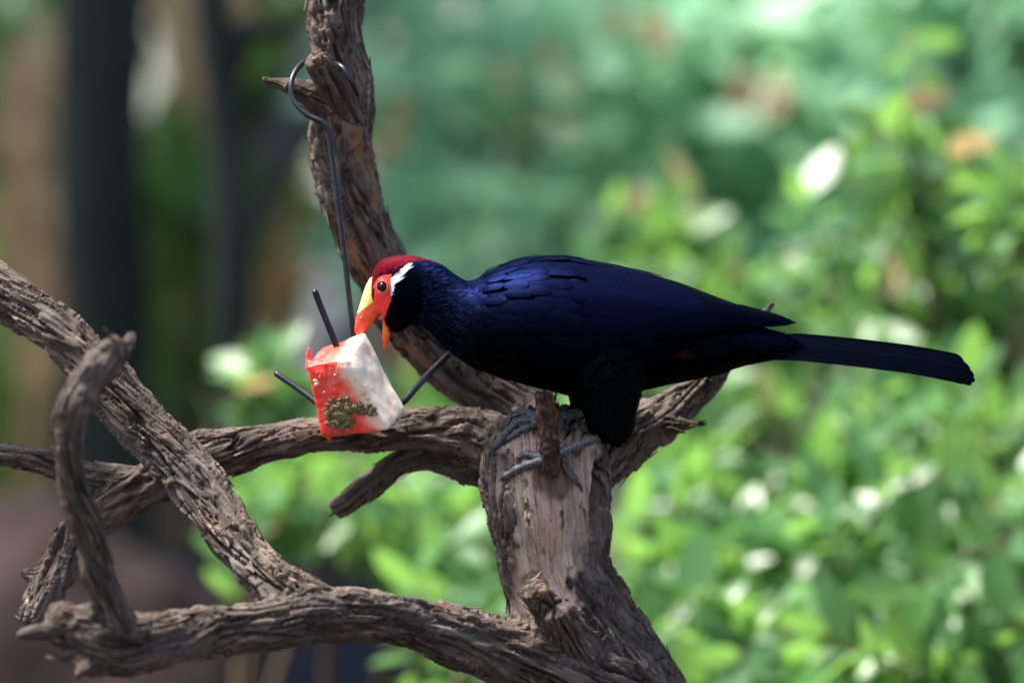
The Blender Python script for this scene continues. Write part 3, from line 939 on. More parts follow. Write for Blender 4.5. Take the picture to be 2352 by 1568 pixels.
def make_eyes():
    m, nt, b, out = new_mat('dark_brown_eye')
    b.inputs['Base Color'].default_value = (.004, .003, .003, 1); b.inputs['Roughness'].default_value = .07
    b.inputs['Specular IOR Level'].default_value = .25
    for sd in (-1, 1):
        p, n, i, t = BODY_BVH.ray_cast(Vector(B(879, 659, sd * 300)), Vector((0, -sd, 0)))
        p = np.array(p); n = np.array(n)
        bm = bmesh.new(); bmesh.ops.create_uvsphere(bm, u_segments=32, v_segments=20, radius=12.5 / PPM)
        me = bpy.data.meshes.new('eye'); bm.to_mesh(me); bm.free()
        me.polygons.foreach_set('use_smooth', np.ones(len(me.polygons), bool))
        V = np.array([v.co for v in me.vertices]) + p - n * (5.5 / PPM); me.vertices.foreach_set('co', V.astype(np.float32).ravel())
        e = add('eye', me, m, bird)
        a = np.cross(n, (0, 0, 1)); a /= np.linalg.norm(a); bb = np.cross(n, a)
        th = np.linspace(0, 2 * np.pi, 49)[:-1]
        for rr, tk, hh in ((13.6, 2.0, 1.2), (18.0, 1.6, .2)):
            C = p + n * (hh / PPM) + (np.cos(th)[:, None] * a + np.sin(th)[:, None] * bb) * rr / PPM
            C = np.vstack([C, C[:2]])
            add('eyelid', mesh_np('eyelid', *tube(C, np.full(len(C), tk / PPM), 10, False)), MAT['eyelid'], e)


make_eyes()

# legs and toes
def toe_mat():
    m, nt, b, out = new_mat('scaly_grey_toe')
    s = node(nt, 'ShaderNodeAttribute', attribute_name='scale_gap').outputs['Fac']
    tc = node(nt, 'ShaderNodeTexCoord').outputs['Object']
    c = mixc(nt, rampf(nt, noise_n(nt, tc, 300, 4), .3, .7), (.012, .014, .018), (.055, .060, .068))
    nt.links.new(mixc(nt, s, c, (.19, .20, .205)), b.inputs['Base Color']); b.inputs['Roughness'].default_value = .55
    return m


MAT['toe'] = toe_mat()
MAT['claw'] = skin_mat('dark_horn_claw', (.015, .014, .014), (.04, .038, .036), .3, 200, 0)


def scaly_tube(parent, name, rows, on_tree=True):
    """rows of (x, y, radius, fallback depth)"""
    P = []
    for x, y, r, dep in rows:
        q = None; r *= 1.12
        if on_tree:
            q, n = hit(x, y, TRUNK_BVH)
            if q is not None and not (-.14 < q[1] < .02): q = None
        P.append([*(at(x, y, dep) if q is None else q + np.array([0, -1, .25]) * r / PPM * .75), r / PPM])
    P = np.array(P)
    P[1:-1, 1] = P[1:-1, 1] * .5 + (P[:-2, 1] + P[2:, 1]) * .25          # ease over the bumps in the bark
    c = catmull(P, .0005); L = np.concatenate([[0], np.cumsum(np.linalg.norm(np.diff(c[:, :3], axis=0), axis=1))])
    seg = 16; V, F = tube(c[:, :3], c[:, 3], seg, True)
    u = np.concatenate([[0], L, [L[-1]]]); ph = (u / .0036 + .12 * np.sin(u * 900)) % 1
    gap = np.exp(-((ph - .5) / .13) ** 2)
    cen = np.vstack([c[0, :3], c[:, :3], c[-1, :3]])
    V = V.reshape(-1, seg, 3); V = cen[:, None] + (V - cen[:, None]) * (1.02 - .05 * gap + .10 * np.sin(u / .0105 * 6.28))[:, None, None]
    th = np.arange(seg) / seg
    stag = (u[:, None] / .0036 + .12 * np.sin(u * 900)[:, None] + .5 * (np.floor(th * 5) % 2)[None]) % 1          # plates side by side are staggered
    g2 = np.maximum(np.exp(-((stag - .5) / .10) ** 2), np.exp(-(((th * 5) % 1 - .5) / .09) ** 2)[None] * .7)
    me = mesh_np(name, V.reshape(-1, 3), F); attr_f(me, 'scale_gap', g2.ravel() * (.55 + .45 * pn(V.reshape(-1, 3) * 500)))
    o = add(name, me, MAT['toe'], parent)
    return o, c


def claw(parent, c, ln, down):
    e = c[-1, :3]; d = c[-1, :3] - c[-12, :3]; d /= np.linalg.norm(d); r = c[-1, 3]
    dn = np.array(down, float)
    cc = catmull([[*(e - d * .001), r * .8], [*(e + d * ln * .5 + dn * ln * .12), r * .6], [*(e + d * ln * .85 + dn * ln * .45), r * .35], [*(e + d * ln * .95 + dn * ln * .9), r * .06]], .0006)
    add('claw', mesh_np('claw', *tube(cc[:, :3], cc[:, 3], 12)), MAT['claw'], parent)


for foot_rows in (
    dict(shank=[(1412, 985, 10, -.080), (1384, 1000, 10, -.084), (1350, 1013, 9.5, -.088), (1318, 1026, 9.5, -.091), (1288, 1040, 10, -.088)],
         toes=[([(1288, 1040, 10, -.09), (1300, 1074, 8.5, -.09), (1312, 1092, 8, -.09), (1326, 1108, 6.5, -.09)], .007),
               ([(1290, 1042, 9, -.088), (1262, 1056, 9, -.088), (1235, 1062, 9, -.09), (1193, 1077, 9, -.09), (1160, 1096, 7.5, -.09)], .006),
               ([(1290, 1042, 9, -.088), (1262, 1050, 9, -.090), (1235, 1050, 8.5, -.093), (1212, 1045, 8, -.097), (1196, 1050, 7, -.097)], .009)]),
    dict(shank=[(1352, 938, 10, -.036), (1328, 949, 10, -.042), (1300, 958, 9.5, -.05), (1270, 962, 9.5, -.052), (1240, 963, 10, -.052)],
         toes=[([(1240, 963, 10, -.05), (1215, 966, 9, -.05), (1192, 970, 9, -.05), (1168, 992, 8.5, -.05), (1135, 1029, 7, -.05)], .006),
               ([(1240, 965, 9, -.05), (1225, 978, 9, -.05), (1201, 989, 8.5, -.05), (1168, 1010, 7, -.05)], .006),
               ([(1240, 960, 9, -.05), (1222, 955, 8.5, -.05), (1200, 946, 8, -.05), (1180, 943, 6.5, -.05)], .006)])):
    leg, lc = scaly_tube(bird, 'leg', foot_rows['shank'], False)
    for rows, cl in foot_rows['toes']:
        t, c = scaly_tube(leg, 'toe', rows)
        claw(leg, c, cl, (0, .2, -.6))

# ---------------------------------------------------------------- hanging wire feeder
def metal():
    m, nt, b, out = new_mat('black_coated_wire')
    tc = node(nt, 'ShaderNodeTexCoord').outputs['Object']
    n = noise_n(nt, tc, 180, 4)
    nt.links.new(mixc(nt, rampf(nt, n, .4, .75), (.005, .006, .009), (.016, .019, .027)), b.inputs['Base Color'])
    b.inputs['Roughness'].default_value = .38; b.inputs['Specular IOR Level'].default_value = .3
    bump(nt, noise_n(nt, tc, 500, 3), .15, .0004, b)
    return m


MAT['wire'] = metal()
feeder = empty('hanging_feeder', at(810, 900, -.055))
tag(feeder, 'black wire skewer with looped hook hung over the cut branch stub', 'feeder')


def wire(name, rows, r=6.6, parent=feeder):
    c = catmull([list(at(*p)) for p in rows], .002)
    rr = np.full(len(c), r / PPM); rr[0] *= .8; rr[-1] *= .8
    return add(name, mesh_np(name, *tube(c, rr, 18)), MAT['wire'], parent)


wire('hook_wire', [(822, 220, -.004), (806, 185, -.010), (782, 152, -.004), (748, 146, .020), (712, 140, .012), (686, 154, -.004), (669, 190, -.016), (676, 232, -.022), (706, 264, -.028), (742, 282, -.032),
                   (757, 310, -.033), (764, 370, -.034), (778, 480, -.038), (795, 620, -.043), (806, 720, -.046), (814, 800, -.048), (818, 860, -.055), (816, 905, -.062)])
wire('spike', [(816, 905, -.062), (790, 840, -.062), (771, 790, -.062), (745, 725, -.062), (722, 666, -.062)], 7.4)
wire('spike', [(816, 905, -.062), (790, 940, -.050), (745, 935, -.040), (705, 906, -.030), (668, 880, -.022), (632, 856, -.015)], 7.4)
wire('spike', [(816, 905, -.062), (880, 930, -.045), (922, 925, -.034), (950, 896, -.020), (985, 858, .0), (1034, 810, .014)], 8.0)

# ---------------------------------------------------------------- watermelon
def melon_mat():
    m, nt, b, out = new_mat('watermelon_flesh')
    f = node(nt, 'ShaderNodeAttribute', attribute_name='rind').outputs['Fac']
    tc = node(nt, 'ShaderNodeTexCoord').outputs['Object']
    n = noise_n(nt, tc, 90, 5, .6); n2 = noise_n(nt, tc, 420, 4, .6); n3 = noise_n(nt, tc, 45, 3)
    ad = node(nt, 'ShaderNodeMath', operation='MULTIPLY_ADD'); nt.links.new(n, ad.inputs[0]); ad.inputs[1].default_value = .46; nt.links.new(f, ad.inputs[2])
    c = ramp(nt, ad.outputs[0], [(.30, (.74, .040, .025)), (.48, (.80, .10, .06)), (.58, (.80, .26, .17)), (.70, (.78, .49, .37)), (.84, (.78, .64, .54)), (1.0, (.77, .69, .53))])
    c = mixc(nt, rampf(nt, n2, .55, .8), c, mixc(nt, .22, c, (.88, .50, .42)))
    c = mixc(nt, rampf(nt, n3, .48, .70), c, mixc(nt, .5, c, (.80, .26, .22)))
    nt.links.new(c, b.inputs['Base Color'])
    b.inputs['Roughness'].default_value = .46; b.inputs['Subsurface Weight'].default_value = .3; b.inputs['Specular IOR Level'].default_value = .35
    b.inputs['Subsurface Radius'].default_value = (1.0, .3, .2); b.inputs['Subsurface Scale'].default_value = .005
    n1 = bump(nt, n2, .08, .0007, b)
    bump(nt, noise_n(nt, tc, 1300, 3), .06, .0004, b, n1)
    return m


def melon():
    # front face A B C, right face D E F C, top A D E G, back
    pts = [(703, 840, -.093), (738, 1004, -.091), (893, 984, -.098), (800, 822, -.103),
           (838, 764, -.055), (930, 941, -.062), (738, 800, -.050), (765, 1000, -.032), (900, 960, -.028), (842, 790, -.026), (738, 830, -.030)]
    bm = bmesh.new()
    for p in pts: bm.verts.new(at(*p))
    bmesh.ops.convex_hull(bm, input=bm.verts)
    bmesh.ops.subdivide_edges(bm, edges=bm.edges, cuts=1)
    bmesh.ops.triangulate(bm, faces=bm.faces)
    bm.verts.index_update(); bm.verts.ensure_lookup_table()
    V = np.array([v.co for v in bm.verts]); F = np.array([[v.index for v in f.verts] for f in bm.faces]); bm.free()
    T4 = np.hstack([F, F[:, :1]])
    # horn of flesh standing at the left corner and a drip below
    ex = []
    for rows in ([(709, 850, -.080, 10), (708, 818, -.080, 6.5), (711, 796, -.080, 2.6)], [(752, 995, -.088, 10), (756, 1010, -.088, 6), (758, 1015, -.088, 3)]):
        c = catmull([[*at(x, y, Y), r / PPM] for x, y, Y, r in rows], .002); ex.append(tube(c[:, :3], c[:, 3], 14))
    ob = bpy.data.objects.new('t', mesh_np('t', V, F)); col.objects.link(ob)
    md = ob.modifiers.new('r', 'REMESH'); md.mode = 'VOXEL'; md.voxel_size = .0012
    dg = bpy.context.evaluated_depsgraph_get(); me = bpy.data.meshes.new_from_object(ob.evaluated_get(dg))
    v0, f0, _ = read_mesh(me); bpy.data.objects.remove(ob)
    V, F, N = remesh(*join([(v0, f0)] + ex), .0009, 16, 0)
    V = V + N * ((.00015 + .0005 * (1 - smooth01(to_grid(V)[0], 790, 830))) * fbm(V * 110, 2) + (.00005 + .0002 * (1 - smooth01(to_grid(V)[0], 790, 830))) * fbm(V * 420, 2) + .0016 * fbm(V * 38, 2))[:, None]
    x, y = to_grid(V)
    # distance from the rind: grows from the red core towards the right face
    p0 = at(930, 941, -.060); nr = np.cross(at(893, 984, -.098) - p0, at(838, 764, -.055) - p0); nr /= np.linalg.norm(nr)
    if nr[0] < 0: nr = -nr
    dpl = (p0 - V) @ nr
    rind = 1 - np.clip(dpl / .027, 0, 1)
    rind = np.clip(-.10 + .84 * rind ** 1.35, 0, 1)
    me = mesh_np('watermelon_chunk', V, F); attr_f(me, 'rind', rind)
    o = add('watermelon_chunk', me, melon_mat())
    tag(o, 'wedge of red watermelon with pale peeled rind side stuck on the wire skewer', 'watermelon')
    return BVHTree.FromPolygons(V.tolist(), F.tolist())


MELON_BVH = melon()


def mash():
    mt = simple_mat('olive_brown_mash', (.13, .095, .03), .75, .45, 260, .9, .0012, c2=(.24, .18, .07))
    cr = simple_mat('pale_crumb', (.55, .42, .22), .7, .3, 300, .4, .0006)
    parts = []; r = random.Random(3)
    def blob(x, y, rad, push=.3):
        p, n = hit(x, y, MELON_BVH)
        if p is None: return None
        bm = bmesh.new(); bmesh.ops.create_icosphere(bm, subdivisions=2, radius=rad / PPM)
        V = np.array([v.co for v in bm.verts]); F = np.array([[v.index for v in f.verts] for f in bm.faces]); bm.free()
        V = V * (1 + .6 * fbm(V / (rad / PPM) * 1.3 + r.uniform(0, 90), 2))[:, None]
        V = V * (r.uniform(.7, 1.4), .75, r.uniform(.6, 1.2))
        return V + p + n * rad / PPM * push, F
    for _ in range(700):
        if r.random() < .62: x, y = r.gauss(780, 15), r.gauss(952, 19)
        else:
            a = r.random(); x, y = 775 + 85 * a + r.gauss(0, 5), 926 + 20 * a + r.gauss(0, 8 - 3 * a)
        if not (752 < x < 866 and 908 < y < 995): continue
        q = blob(x, y, r.choice((1.6, 2.2, 2.8, 3.6, 5.0)) * r.uniform(.8, 1.2), r.uniform(.0, 1.2))
        if q: parts.append(q)
    V, F = join(parts)
    o = add('food_mash', mesh_np('food_mash', V, F, False), mt)
    tag(o, 'crumbly olive brown mash pressed onto the red watermelon face', 'bird food')
    for x, y, rad in ((728, 880, 5.5), (724, 874, 4), (833, 901, 5), (845, 914, 4.5), (815, 870, 2.5), (770, 860, 2.2), (800, 890, 2), (745, 900, 2.2), (838, 886, 2.6), (853, 926, 3), (790, 905, 2.4), (735, 864, 2), (705, 890, 3), (706, 905, 2.6), (860, 950, 2.5)):
        q = blob(x, y, rad, .25)
        if q: add('crumb', mesh_np('crumb', *q, False), cr, o)


mash()

# ---------------------------------------------------------------- foliage behind
def leaf_template(fold=.25, curl=.25, wide=.40, pointy=1.0):
    """unit leaf along +x: verts, quads"""
    ts = [0, .12, .32, .55, .78, .93, 1.0]; ws = [.05, .45, .92, 1.0, .68, .30 * pointy, .03]
    V = []
    for t, w in zip(ts, ws):
        z = -curl * t * t
        for j in (-1, 0, 1): V.append((t, j * w * wide * .5, z + abs(j) * w * wide * .5 * fold))
    F = [[k * 3 + j, k * 3 + j + 1, k * 3 + j + 4, k * 3 + j + 3] for k in range(6) for j in (0, 1)]
    return np.array(V), np.array(F)


LT = [leaf_template(.12, .06, .46), leaf_template(.22, .16, .42), leaf_template(.08, .02, .50), leaf_template(.16, .22, .44)]


def basis(D, Nrm):
    D = D / np.linalg.norm(D, axis=1)[:, None]
    Nrm = Nrm - D * (Nrm * D).sum(1)[:, None]; Nrm /= np.linalg.norm(Nrm, axis=1)[:, None] + 1e-9
    return D, np.cross(Nrm, D), Nrm


def leaf_cloud(name, P, D, Nrm, size, mat, parent, tpl=0, tint=None):
    """many leaves joined: the part of a crown nobody can pick apart"""
    T, F = LT[tpl]; D, S, Nrm = basis(D, Nrm)
    V = P[:, None] + size[:, None, None] * (T[None, :, 0, None] * D[:, None] + T[None, :, 1, None] * S[:, None] + T[None, :, 2, None] * Nrm[:, None])
    Fs = (np.arange(len(P))[:, None, None] * len(T) + F[None]).reshape(-1, 4)
    me = mesh_np(name, V.reshape(-1, 3), Fs)
    attr_f(me, 'tint', np.repeat(rng.random(len(P)) if tint is None else tint, len(T)))
    return tag(add(name, me, mat, parent), kind='stuff')


leaf_meshes = {}
def leaf_obj(parent, p, d, n, size, mat, tpl, name='leaf'):
    key = (mat, tpl)
    if key not in leaf_meshes:
        me = mesh_np(name, *LT[tpl]); me.materials.append(MAT[mat]); leaf_meshes[key] = me
    o = add(name, leaf_meshes[key], None, parent)
    d, s, n = (v[0] for v in basis(d[None], n[None]))
    M = Matrix(((d[0], s[0], n[0], p[0]), (d[1], s[1], n[1], p[1]), (d[2], s[2], n[2], p[2]), (0, 0, 0, 1)))
    o.matrix_basis = M @ Matrix.Scale(size, 4)
    return o


GROUPS = {'glossy_shrub': 'glossy shrubs behind the perch', 'shade_shrub': 'shrubs between the left trunks', 'pale_tree': 'pale trees in the background',
          'shaded_tree': 'dark trees in the background', 'dry_reeds': 'dry reeds in the background', 'boulder': 'boulders in the background'}


def shrub(name, label, cat, base, blobs, mat, leaf=.055, per_twig=9, pick=300, dry=.02, group=None, keep=None, up=.5, tw_len=.11):
    """base (x, y); blobs: centre, radii, number of twigs. Twigs carry whorls of leaves; the leaves that show largest are objects."""
    root = empty(name, (base[0], base[1], ground_z(*base))); tag(root, label, cat, group or GROUPS.get(name))
    P, D, N, S = [], [], [], []; stems = []; twigs = []
    for c, rad, n in blobs:
        c = np.array(c, float); rad = np.array(rad, float)
        for s_ in range(max(1, n // 45)):
            q = c + rad * rng.uniform(-.55, .55, 3)
            b0 = np.array([base[0] + rng.uniform(-.12, .12), base[1] + rng.uniform(-.1, .1), root.location.z - .03])
            mid = b0 * .45 + q * .55 + rng.normal(size=3) * .06; mid[2] = b0[2] * .5 + q[2] * .5
            cc = catmull([[*b0, .013], [*mid, .009], [*q, .004]], .05); stems.append(tube(cc[:, :3], cc[:, 3], 8))
        for _ in range(n):
            u = rng.normal(size=3); u /= np.linalg.norm(u)
            p = c + rad * u * rng.random() ** .45
            d = np.array([u[0] * .6, u[1] * .6 - .2, up + .4 * u[2]]) + rng.normal(size=3) * .45; d /= np.linalg.norm(d)
            ln = tw_len * rng.uniform(.6, 1.4)
            if keep is not None and not keep(p): continue
            cc = np.array([p - d * ln, p - d * ln * .4 + rng.normal(size=3) * .005, p]); twigs.append(tube(cc, np.array([.0022, .0018, .001]), 5))
            m = int(rng.integers(per_twig - 3, per_twig + 3)); a0 = rng.uniform(0, 6.28)
            e1 = np.cross(d, (.3, .2, .9)); e1 /= np.linalg.norm(e1); e2 = np.cross(d, e1)
            for k in range(m):
                f = k / m; a = a0 + 2.4 * k
                o = np.cos(a) * e1 + np.sin(a) * e2
                ld = d * (.25 + .75 * f) + o * (1.05 - .5 * f) + np.array([0, 0, -.12]) + rng.normal(size=3) * .15
                P.append(p - d * ln * (1 - f) * .9); D.append(ld); N.append(d * .75 - o * .25 + np.array([-.10, -.38, .45]) + rng.normal(size=3) * .25)
                S.append(leaf * rng.uniform(.6, 1.25))
    P, D, N, S = (np.array(v) for v in (P, D, N, S))
    for sv in stems: add('stem', mesh_np('stem', *sv), MAT['twig'], root)
    tag(add('twigs', mesh_np('twigs', *join(twigs)), MAT['twig'], root), kind='stuff')
    gx, gy = to_grid(P); inn = (gx > -60) & (gx < 2412) & (gy > -60) & (gy < 1630)
    # nearer, unhidden leaves first
    cell = {}; order = np.argsort(P[:, 1]); show = np.zeros(len(P))
    for i in order:
        if not inn[i]: continue
        k = (int(gx[i] // 55), int(gy[i] // 55)); show[i] = cell.get(k, 0); cell[k] = show[i] + 1
    rank = np.where(inn, show * 10 - S / leaf + P[:, 1] * .01, 1e9)
    top = np.argsort(rank)[:pick]; top = top[rank[top] < 1e8]
    isd = rng.random(len(P)) < dry
    for i in top: leaf_obj(root, P[i], D[i], N[i], S[i], 'dry_leaf' if isd[i] else mat, int(rng.integers(0, 4)))
    rest = np.ones(len(P), bool); rest[top] = False
    if rest.any(): leaf_cloud('foliage', P[rest], D[rest], N[rest], S[rest], MAT[mat], root, 1)
    return root


def blob_at(x, y, Y, rx, ry, n, depth=.25):
    """an ellipsoid of twigs: grid centre and grid radii at depth Y"""
    s = (Y - CAM_Y) / FOCUS / PPM
    return (at(x, y, Y), (rx * s, depth, ry * s), n)


def slope(x0, x1, y0, y1, Y0, Y1, n, k=5):
    """bands of twigs from the shrub's top (y0, Y0) down and forward to (y1, Y1)"""
    out = []
    for i in range(k):
        t = (i + .5) / k
        out.append(blob_at((x0 + x1) / 2, y0 + (y1 - y0) * t, Y0 + (Y1 - Y0) * t, (x1 - x0) / 2 * 1.12, (y1 - y0) / k * .95, n // k, .10))
    return out


shrub('glossy_shrub', 'leafy shrub with glossy bright green leaves spreading right of the trunk', 'shrub', (.55, 1.5),
      slope(1340, 1900, 620, 1620, 1.75, .82, 112) + slope(1850, 2420, 400, 1620, 1.60, .78, 150) + [blob_at(1560, 560, 1.7, 130, 110, 12, .1), blob_at(2120, 380, 1.3, 90, 130, 9, .1), blob_at(2330, 420, 1.2, 70, 120, 9, .1)],
      'shrub_leaf', .064, 9, 300, .025)
shrub('glossy_shrub', 'smaller shrub with bright leaves behind the watermelon and lower branches', 'shrub', (-.2, 1.45),
      slope(650, 1140, 960, 1190, 1.45, 1.15, 44, 3) + slope(900, 1140, 1180, 1430, 1.15, .95, 26, 3) + [blob_at(640, 870, 1.35, 95, 75, 12, .08), blob_at(620, 1130, 1.2, 80, 80, 9, .08), blob_at(1050, 1550, .9, 90, 30, 7, .08)],
      'shrub_leaf', .056, 9, 200, .02)


def tree_behind(name, label, base, trunk_rows, mat_bark, clumps, mat_leaf, leaf, n_leaf, cat='tree', group=None, flat=.5):
    """trunk_rows: list of limbs, each rows of (x, y, z, r); clumps: centre, radii, share"""
    root = empty(name, (base[0], base[1], ground_z(*base))); tag(root, label, cat, group or GROUPS.get(name))
    for k, rows in enumerate(trunk_rows):
        cc = catmull(rows, .08); V, F = tube(cc[:, :3], cc[:, 3], 20)
        V = V + .012 * fbm(V * (14, 14, 4), 3)[:, None] * np.array([1, 1, 0])
        add('trunk' if k == 0 else 'limb', mesh_np('trunk', V, F), MAT[mat_bark], root)
    if clumps:
        tot = sum(c[2] for c in clumps); P, D, N = [], [], []
        for c, rad, sh in clumps:
            n = int(n_leaf * sh / tot); u = rng.normal(size=(n, 3)); u /= np.linalg.norm(u, axis=1)[:, None]
            P.append(np.array(c) + np.array(rad) * u * (rng.random((n, 1)) ** .5))
            d = u * (1, 1, .4) + rng.normal(size=(n, 3)) * .5; d[:, 2] -= .2; D.append(d)
            nn = np.tile((-.15, -.55, .8), (n, 1)) + rng.normal(size=(n, 3)) * flat; N.append(nn)
        P, D, N = np.vstack(P), np.vstack(D), np.vstack(N)
        leaf_cloud('crown', P, D, N, leaf * rng.uniform(.6, 1.3, len(P)), MAT[mat_leaf], root, 0)
    return root


def limb_rows(pts):
    return [[*at(x, y, Y), r] for x, y, Y, r in pts]


# the pale tree whose sprays fill the upper right
def sprays(seed, n, xr, yr, Yr, rx=(120, 260), ry=(22, 50)):
    r = random.Random(seed); out = []
    for _ in range(n):
        x, y, Y = r.uniform(*xr), r.uniform(*yr), r.uniform(*Yr); k = (Y - CAM_Y) / FOCUS / PPM
        out.append((at(x, y, Y), (r.uniform(*rx) * k, .25, r.uniform(*ry) * k), 1.0))
    return out


tree_behind('pale_tree', 'out of focus tree with layered pale sea green sprays behind the shrubs', (.48, 3.40),
            [limb_rows([(1500, 1750, 3.40, .06), (1520, 900, 3.40, .05), (1470, 300, 3.40, .035), (1450, -300, 3.40, .02)]),
             limb_rows([(1515, 700, 3.40, .025), (1250, 430, 3.30, .015), (1020, 300, 3.20, .008)]), limb_rows([(1490, 480, 3.40, .022), (1800, 250, 3.20, .014), (2150, 130, 3.10, .007)])],
            'dark_bark', sprays(2, 26, (920, 1750), (-60, 640), (2.7, 3.3)), 'pale_leaf', .085, 1050)
tree_behind('pale_tree', 'broad tree with overlapping pale green fronds above the right hand shrub', (1.4, 3.70),
            [limb_rows([(2120, 1750, 3.70, .07), (2140, 800, 3.70, .06), (2120, 200, 3.70, .04), (2100, -400, 3.70, .02)]), limb_rows([(2130, 500, 3.70, .03), (1850, 280, 3.40, .015), (1700, 200, 3.30, .006)])],
            'dark_bark', sprays(5, 18, (1500, 2450), (-80, 330), (2.7, 3.3)) + sprays(6, 6, (1500, 2000), (300, 560), (2.7, 3.2)), 'pale_leaf', .085, 950)

# withered leaves caught in the pale sprays
withered = bpy.data.objects['pale_tree']
for k, (x, y, Y, sz) in enumerate([(1470, 440, 2.0, .10), (1455, 480, 2.1, .09), (1540, 375, 2.1, .10), (1560, 410, 2.0, .08), (1715, 170, 2.3, .12), (1735, 190, 2.3, .10), (1790, 180, 2.4, .11), (1800, 215, 2.3, .10), (1500, 40, 2.5, .12), (1520, 60, 2.5, .10),
                                   (1265, 110, 2.6, .09), (1310, 180, 2.6, .07), (1150, 160, 2.6, .07), (1400, 30, 2.6, .09), (900, 230, 2.6, .10), (910, 300, 2.6, .10), (1350, 700, 2.2, .08), (1690, 620, 1.6, .07)]):
    p = at(x, y - 25, Y)
    leaf_obj(withered, p, np.array([rng.normal() * .25, rng.normal() * .3, -1.0]), np.array([rng.normal() * .4, -1.0, .3]), sz * .55, 'dry_leaf', k % 4)

# tall dark trunks on the left
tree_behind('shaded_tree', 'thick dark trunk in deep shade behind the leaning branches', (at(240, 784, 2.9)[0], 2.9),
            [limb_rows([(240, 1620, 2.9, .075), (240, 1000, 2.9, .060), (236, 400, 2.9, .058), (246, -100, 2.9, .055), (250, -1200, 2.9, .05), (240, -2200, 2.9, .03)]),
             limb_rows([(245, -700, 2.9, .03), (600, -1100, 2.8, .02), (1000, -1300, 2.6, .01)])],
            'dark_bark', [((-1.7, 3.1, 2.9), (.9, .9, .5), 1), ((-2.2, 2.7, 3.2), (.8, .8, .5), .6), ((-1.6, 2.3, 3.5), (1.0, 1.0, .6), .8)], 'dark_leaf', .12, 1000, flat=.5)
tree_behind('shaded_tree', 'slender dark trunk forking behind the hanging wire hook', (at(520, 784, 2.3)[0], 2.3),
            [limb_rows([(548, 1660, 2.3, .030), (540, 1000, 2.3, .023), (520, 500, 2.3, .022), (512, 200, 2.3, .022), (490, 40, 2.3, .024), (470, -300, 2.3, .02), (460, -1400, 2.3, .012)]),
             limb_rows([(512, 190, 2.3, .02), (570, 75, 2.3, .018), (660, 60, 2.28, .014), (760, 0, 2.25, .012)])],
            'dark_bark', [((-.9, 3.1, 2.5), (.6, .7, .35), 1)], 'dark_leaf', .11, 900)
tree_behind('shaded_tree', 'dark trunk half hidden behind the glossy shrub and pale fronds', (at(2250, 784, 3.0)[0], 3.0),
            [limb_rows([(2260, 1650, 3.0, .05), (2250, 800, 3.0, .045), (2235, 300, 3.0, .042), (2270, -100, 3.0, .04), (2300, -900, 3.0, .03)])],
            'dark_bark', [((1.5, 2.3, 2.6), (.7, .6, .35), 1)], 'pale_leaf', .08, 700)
tree_behind('leaning_trunk', 'pale grey leaning trunk seen between the dark trunks', (at(470, 784, 3.4)[0], 3.4),
            [limb_rows([(380, 1500, 3.4, .05), (430, 900, 3.4, .045), (560, 500, 3.4, .042), (690, 260, 3.4, .04), (850, -60, 3.4, .035), (1000, -500, 3.4, .03)])],
            'grey_bark', None, None, 0, 0, cat='trunk')

# low plants of the left background
shrub('shade_shrub', 'soft green shrub growing between the dark trunks', 'shrub', (at(420, 784, 4.0)[0], 3.2),
      [blob_at(410, 420, 3.1, 85, 190, 34, .2), blob_at(400, 850, 3.2, 120, 150, 26, .2), blob_at(560, 180, 3.5, 160, 90, 34, .2), blob_at(640, 60, 3.6, 150, 60, 24, .2)], 'soft_leaf', .06, 9, 60, 0)
shrub('shade_shrub', 'dim green shrub at the edge left of the thick dark trunk', 'shrub', (at(40, 784, 3.4)[0], 3.4),
      [blob_at(50, 180, 3.6, 150, 260, 46, .2), blob_at(50, 560, 3.7, 150, 180, 26, .2), blob_at(60, 900, 3.4, 160, 200, 46, .2), blob_at(90, 1150, 3.4, 170, 140, 34, .2), blob_at(430, 620, 3.6, 130, 300, 40, .15), blob_at(620, 480, 3.9, 120, 260, 34, .15)], 'soft_leaf', .07, 9, 60, 0)


def reeds(name, label, base, boxes, n):
    root = empty(name, (base[0], base[1], ground_z(*base))); tag(root, label, 'reeds', GROUPS[name])
    P, D, N, S = [], [], [], []
    for x0, x1, y0, y1, Y, k in boxes:
        for _ in range(k):
            p = at(random.uniform(x0, x1), random.uniform(y0, y1), Y + random.uniform(-.15, .15))
            P.append(p); D.append((random.gauss(0, .15), random.gauss(0, .15), random.choice((-1, 1)))); N.append((random.gauss(0, .4), -1, random.uniform(0, .8))); S.append(random.uniform(.05, .11))
    leaf_cloud('blades', np.array(P), np.array(D), np.array(N), np.array(S), MAT['dry_leaf'], root, 2)
    st = []
    for x0, x1, y0, y1, Y, k in boxes:
        for q in range(3):
            xx = x0 + (x1 - x0) * (q + .5) / 3; a = at(xx, y0, Y); b_ = a.copy(); b_[2] = root.location.z - .02
            c = np.array([b_, b_ * .5 + a * .5 + rng.normal(size=3) * .02, a]); st.append(tube(c, np.array([.005, .004, .003]), 6))
    for sv in st: add('stalk', mesh_np('stalk', *sv), MAT['dry_leaf'], root)


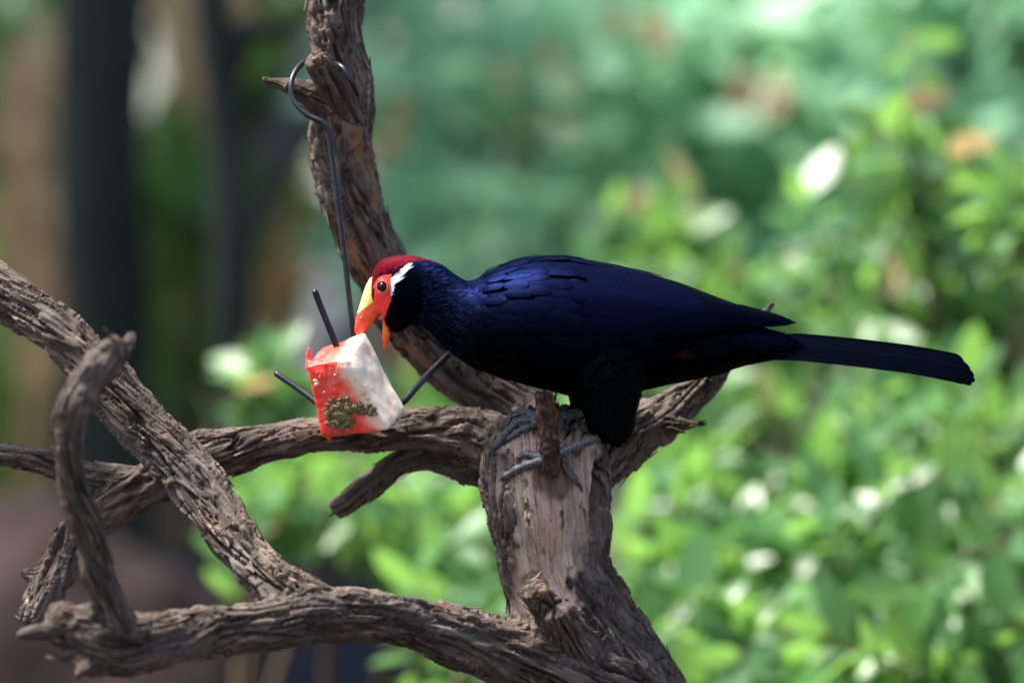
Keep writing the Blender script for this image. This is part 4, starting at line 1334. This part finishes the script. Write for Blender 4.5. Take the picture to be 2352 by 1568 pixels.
reeds('dry_reeds', 'dry tan reeds hanging between the two dark trunks', (at(440, 784, 3.6)[0], 3.6), [(395, 465, 60, 250, 3.3, 18), (390, 560, -80, 40, 3.3, 20)], 0)
reeds('dry_reeds', 'dry tan reeds beside the thick dark trunk at the left', (at(60, 784, 3.5)[0], 3.5), [(0, 130, 340, 620, 3.3, 24), (50, 130, 160, 300, 3.3, 8), (70, 140, 540, 760, 3.2, 16)], 0)
reeds('dry_reeds', 'dry tan reeds behind the hanging wire and leaning branch', (at(640, 784, 3.7)[0], 3.7), [(570, 660, 480, 800, 3.7, 22), (900, 960, 620, 900, 3.6, 24)], 0)


def rock(name, label, centre, rad, mat, seed):
    bm = bmesh.new(); bmesh.ops.create_icosphere(bm, subdivisions=5, radius=1)
    V = np.array([v.co for v in bm.verts]); F = np.array([[v.index for v in f.verts] for f in bm.faces]); bm.free()
    V = np.sign(V) * np.abs(V) ** .75
    V = V * (1 + .22 * fbm(V * 1.3 + seed, 4))[:, None] * rad + centre
    o = add(name, mesh_np(name, V, F), MAT[mat]); tag(o, label, 'rock', GROUPS[name])


rock('boulder', 'reddish brown boulder in the lower left behind the branches', (at(60, 784, 2.4)[0], 2.4, .30), (.30, .25, .47), 'red_rock', 4)
rock('boulder', 'very dark boulder shape added as deep shade below the crossing branches', (at(560, 784, 3.2)[0], 3.2, .28), (.46, .3, .48), 'shade_rock', 9)  # added dark mass standing in for the shade low behind the branches
rock('boulder', 'pale bluish grey boulder glimpsed behind the wire and watermelon', (at(735, 784, 4.2)[0], 4.2, .80), (.075, .1, .40), 'pale_rock', 14)

# the far wood that closes the view
def far_wood():
    n = 9000
    X = rng.uniform(-4.5, 5.5, n); Y = rng.uniform(7.5, 9.5, n); Z = rng.uniform(.3, 4.6, n)
    P = np.stack([X, Y, Z], 1); D = rng.normal(size=(n, 3)); N = np.tile((0, -.6, .8), (n, 1)) + rng.normal(size=(n, 3)) * .5
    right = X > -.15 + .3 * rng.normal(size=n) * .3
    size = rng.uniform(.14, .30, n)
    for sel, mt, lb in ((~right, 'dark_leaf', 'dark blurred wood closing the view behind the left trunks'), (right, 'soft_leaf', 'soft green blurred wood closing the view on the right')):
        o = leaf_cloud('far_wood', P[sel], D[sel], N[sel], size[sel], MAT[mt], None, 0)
        tag(o, lb, 'wood', kind='stuff')


far_wood()
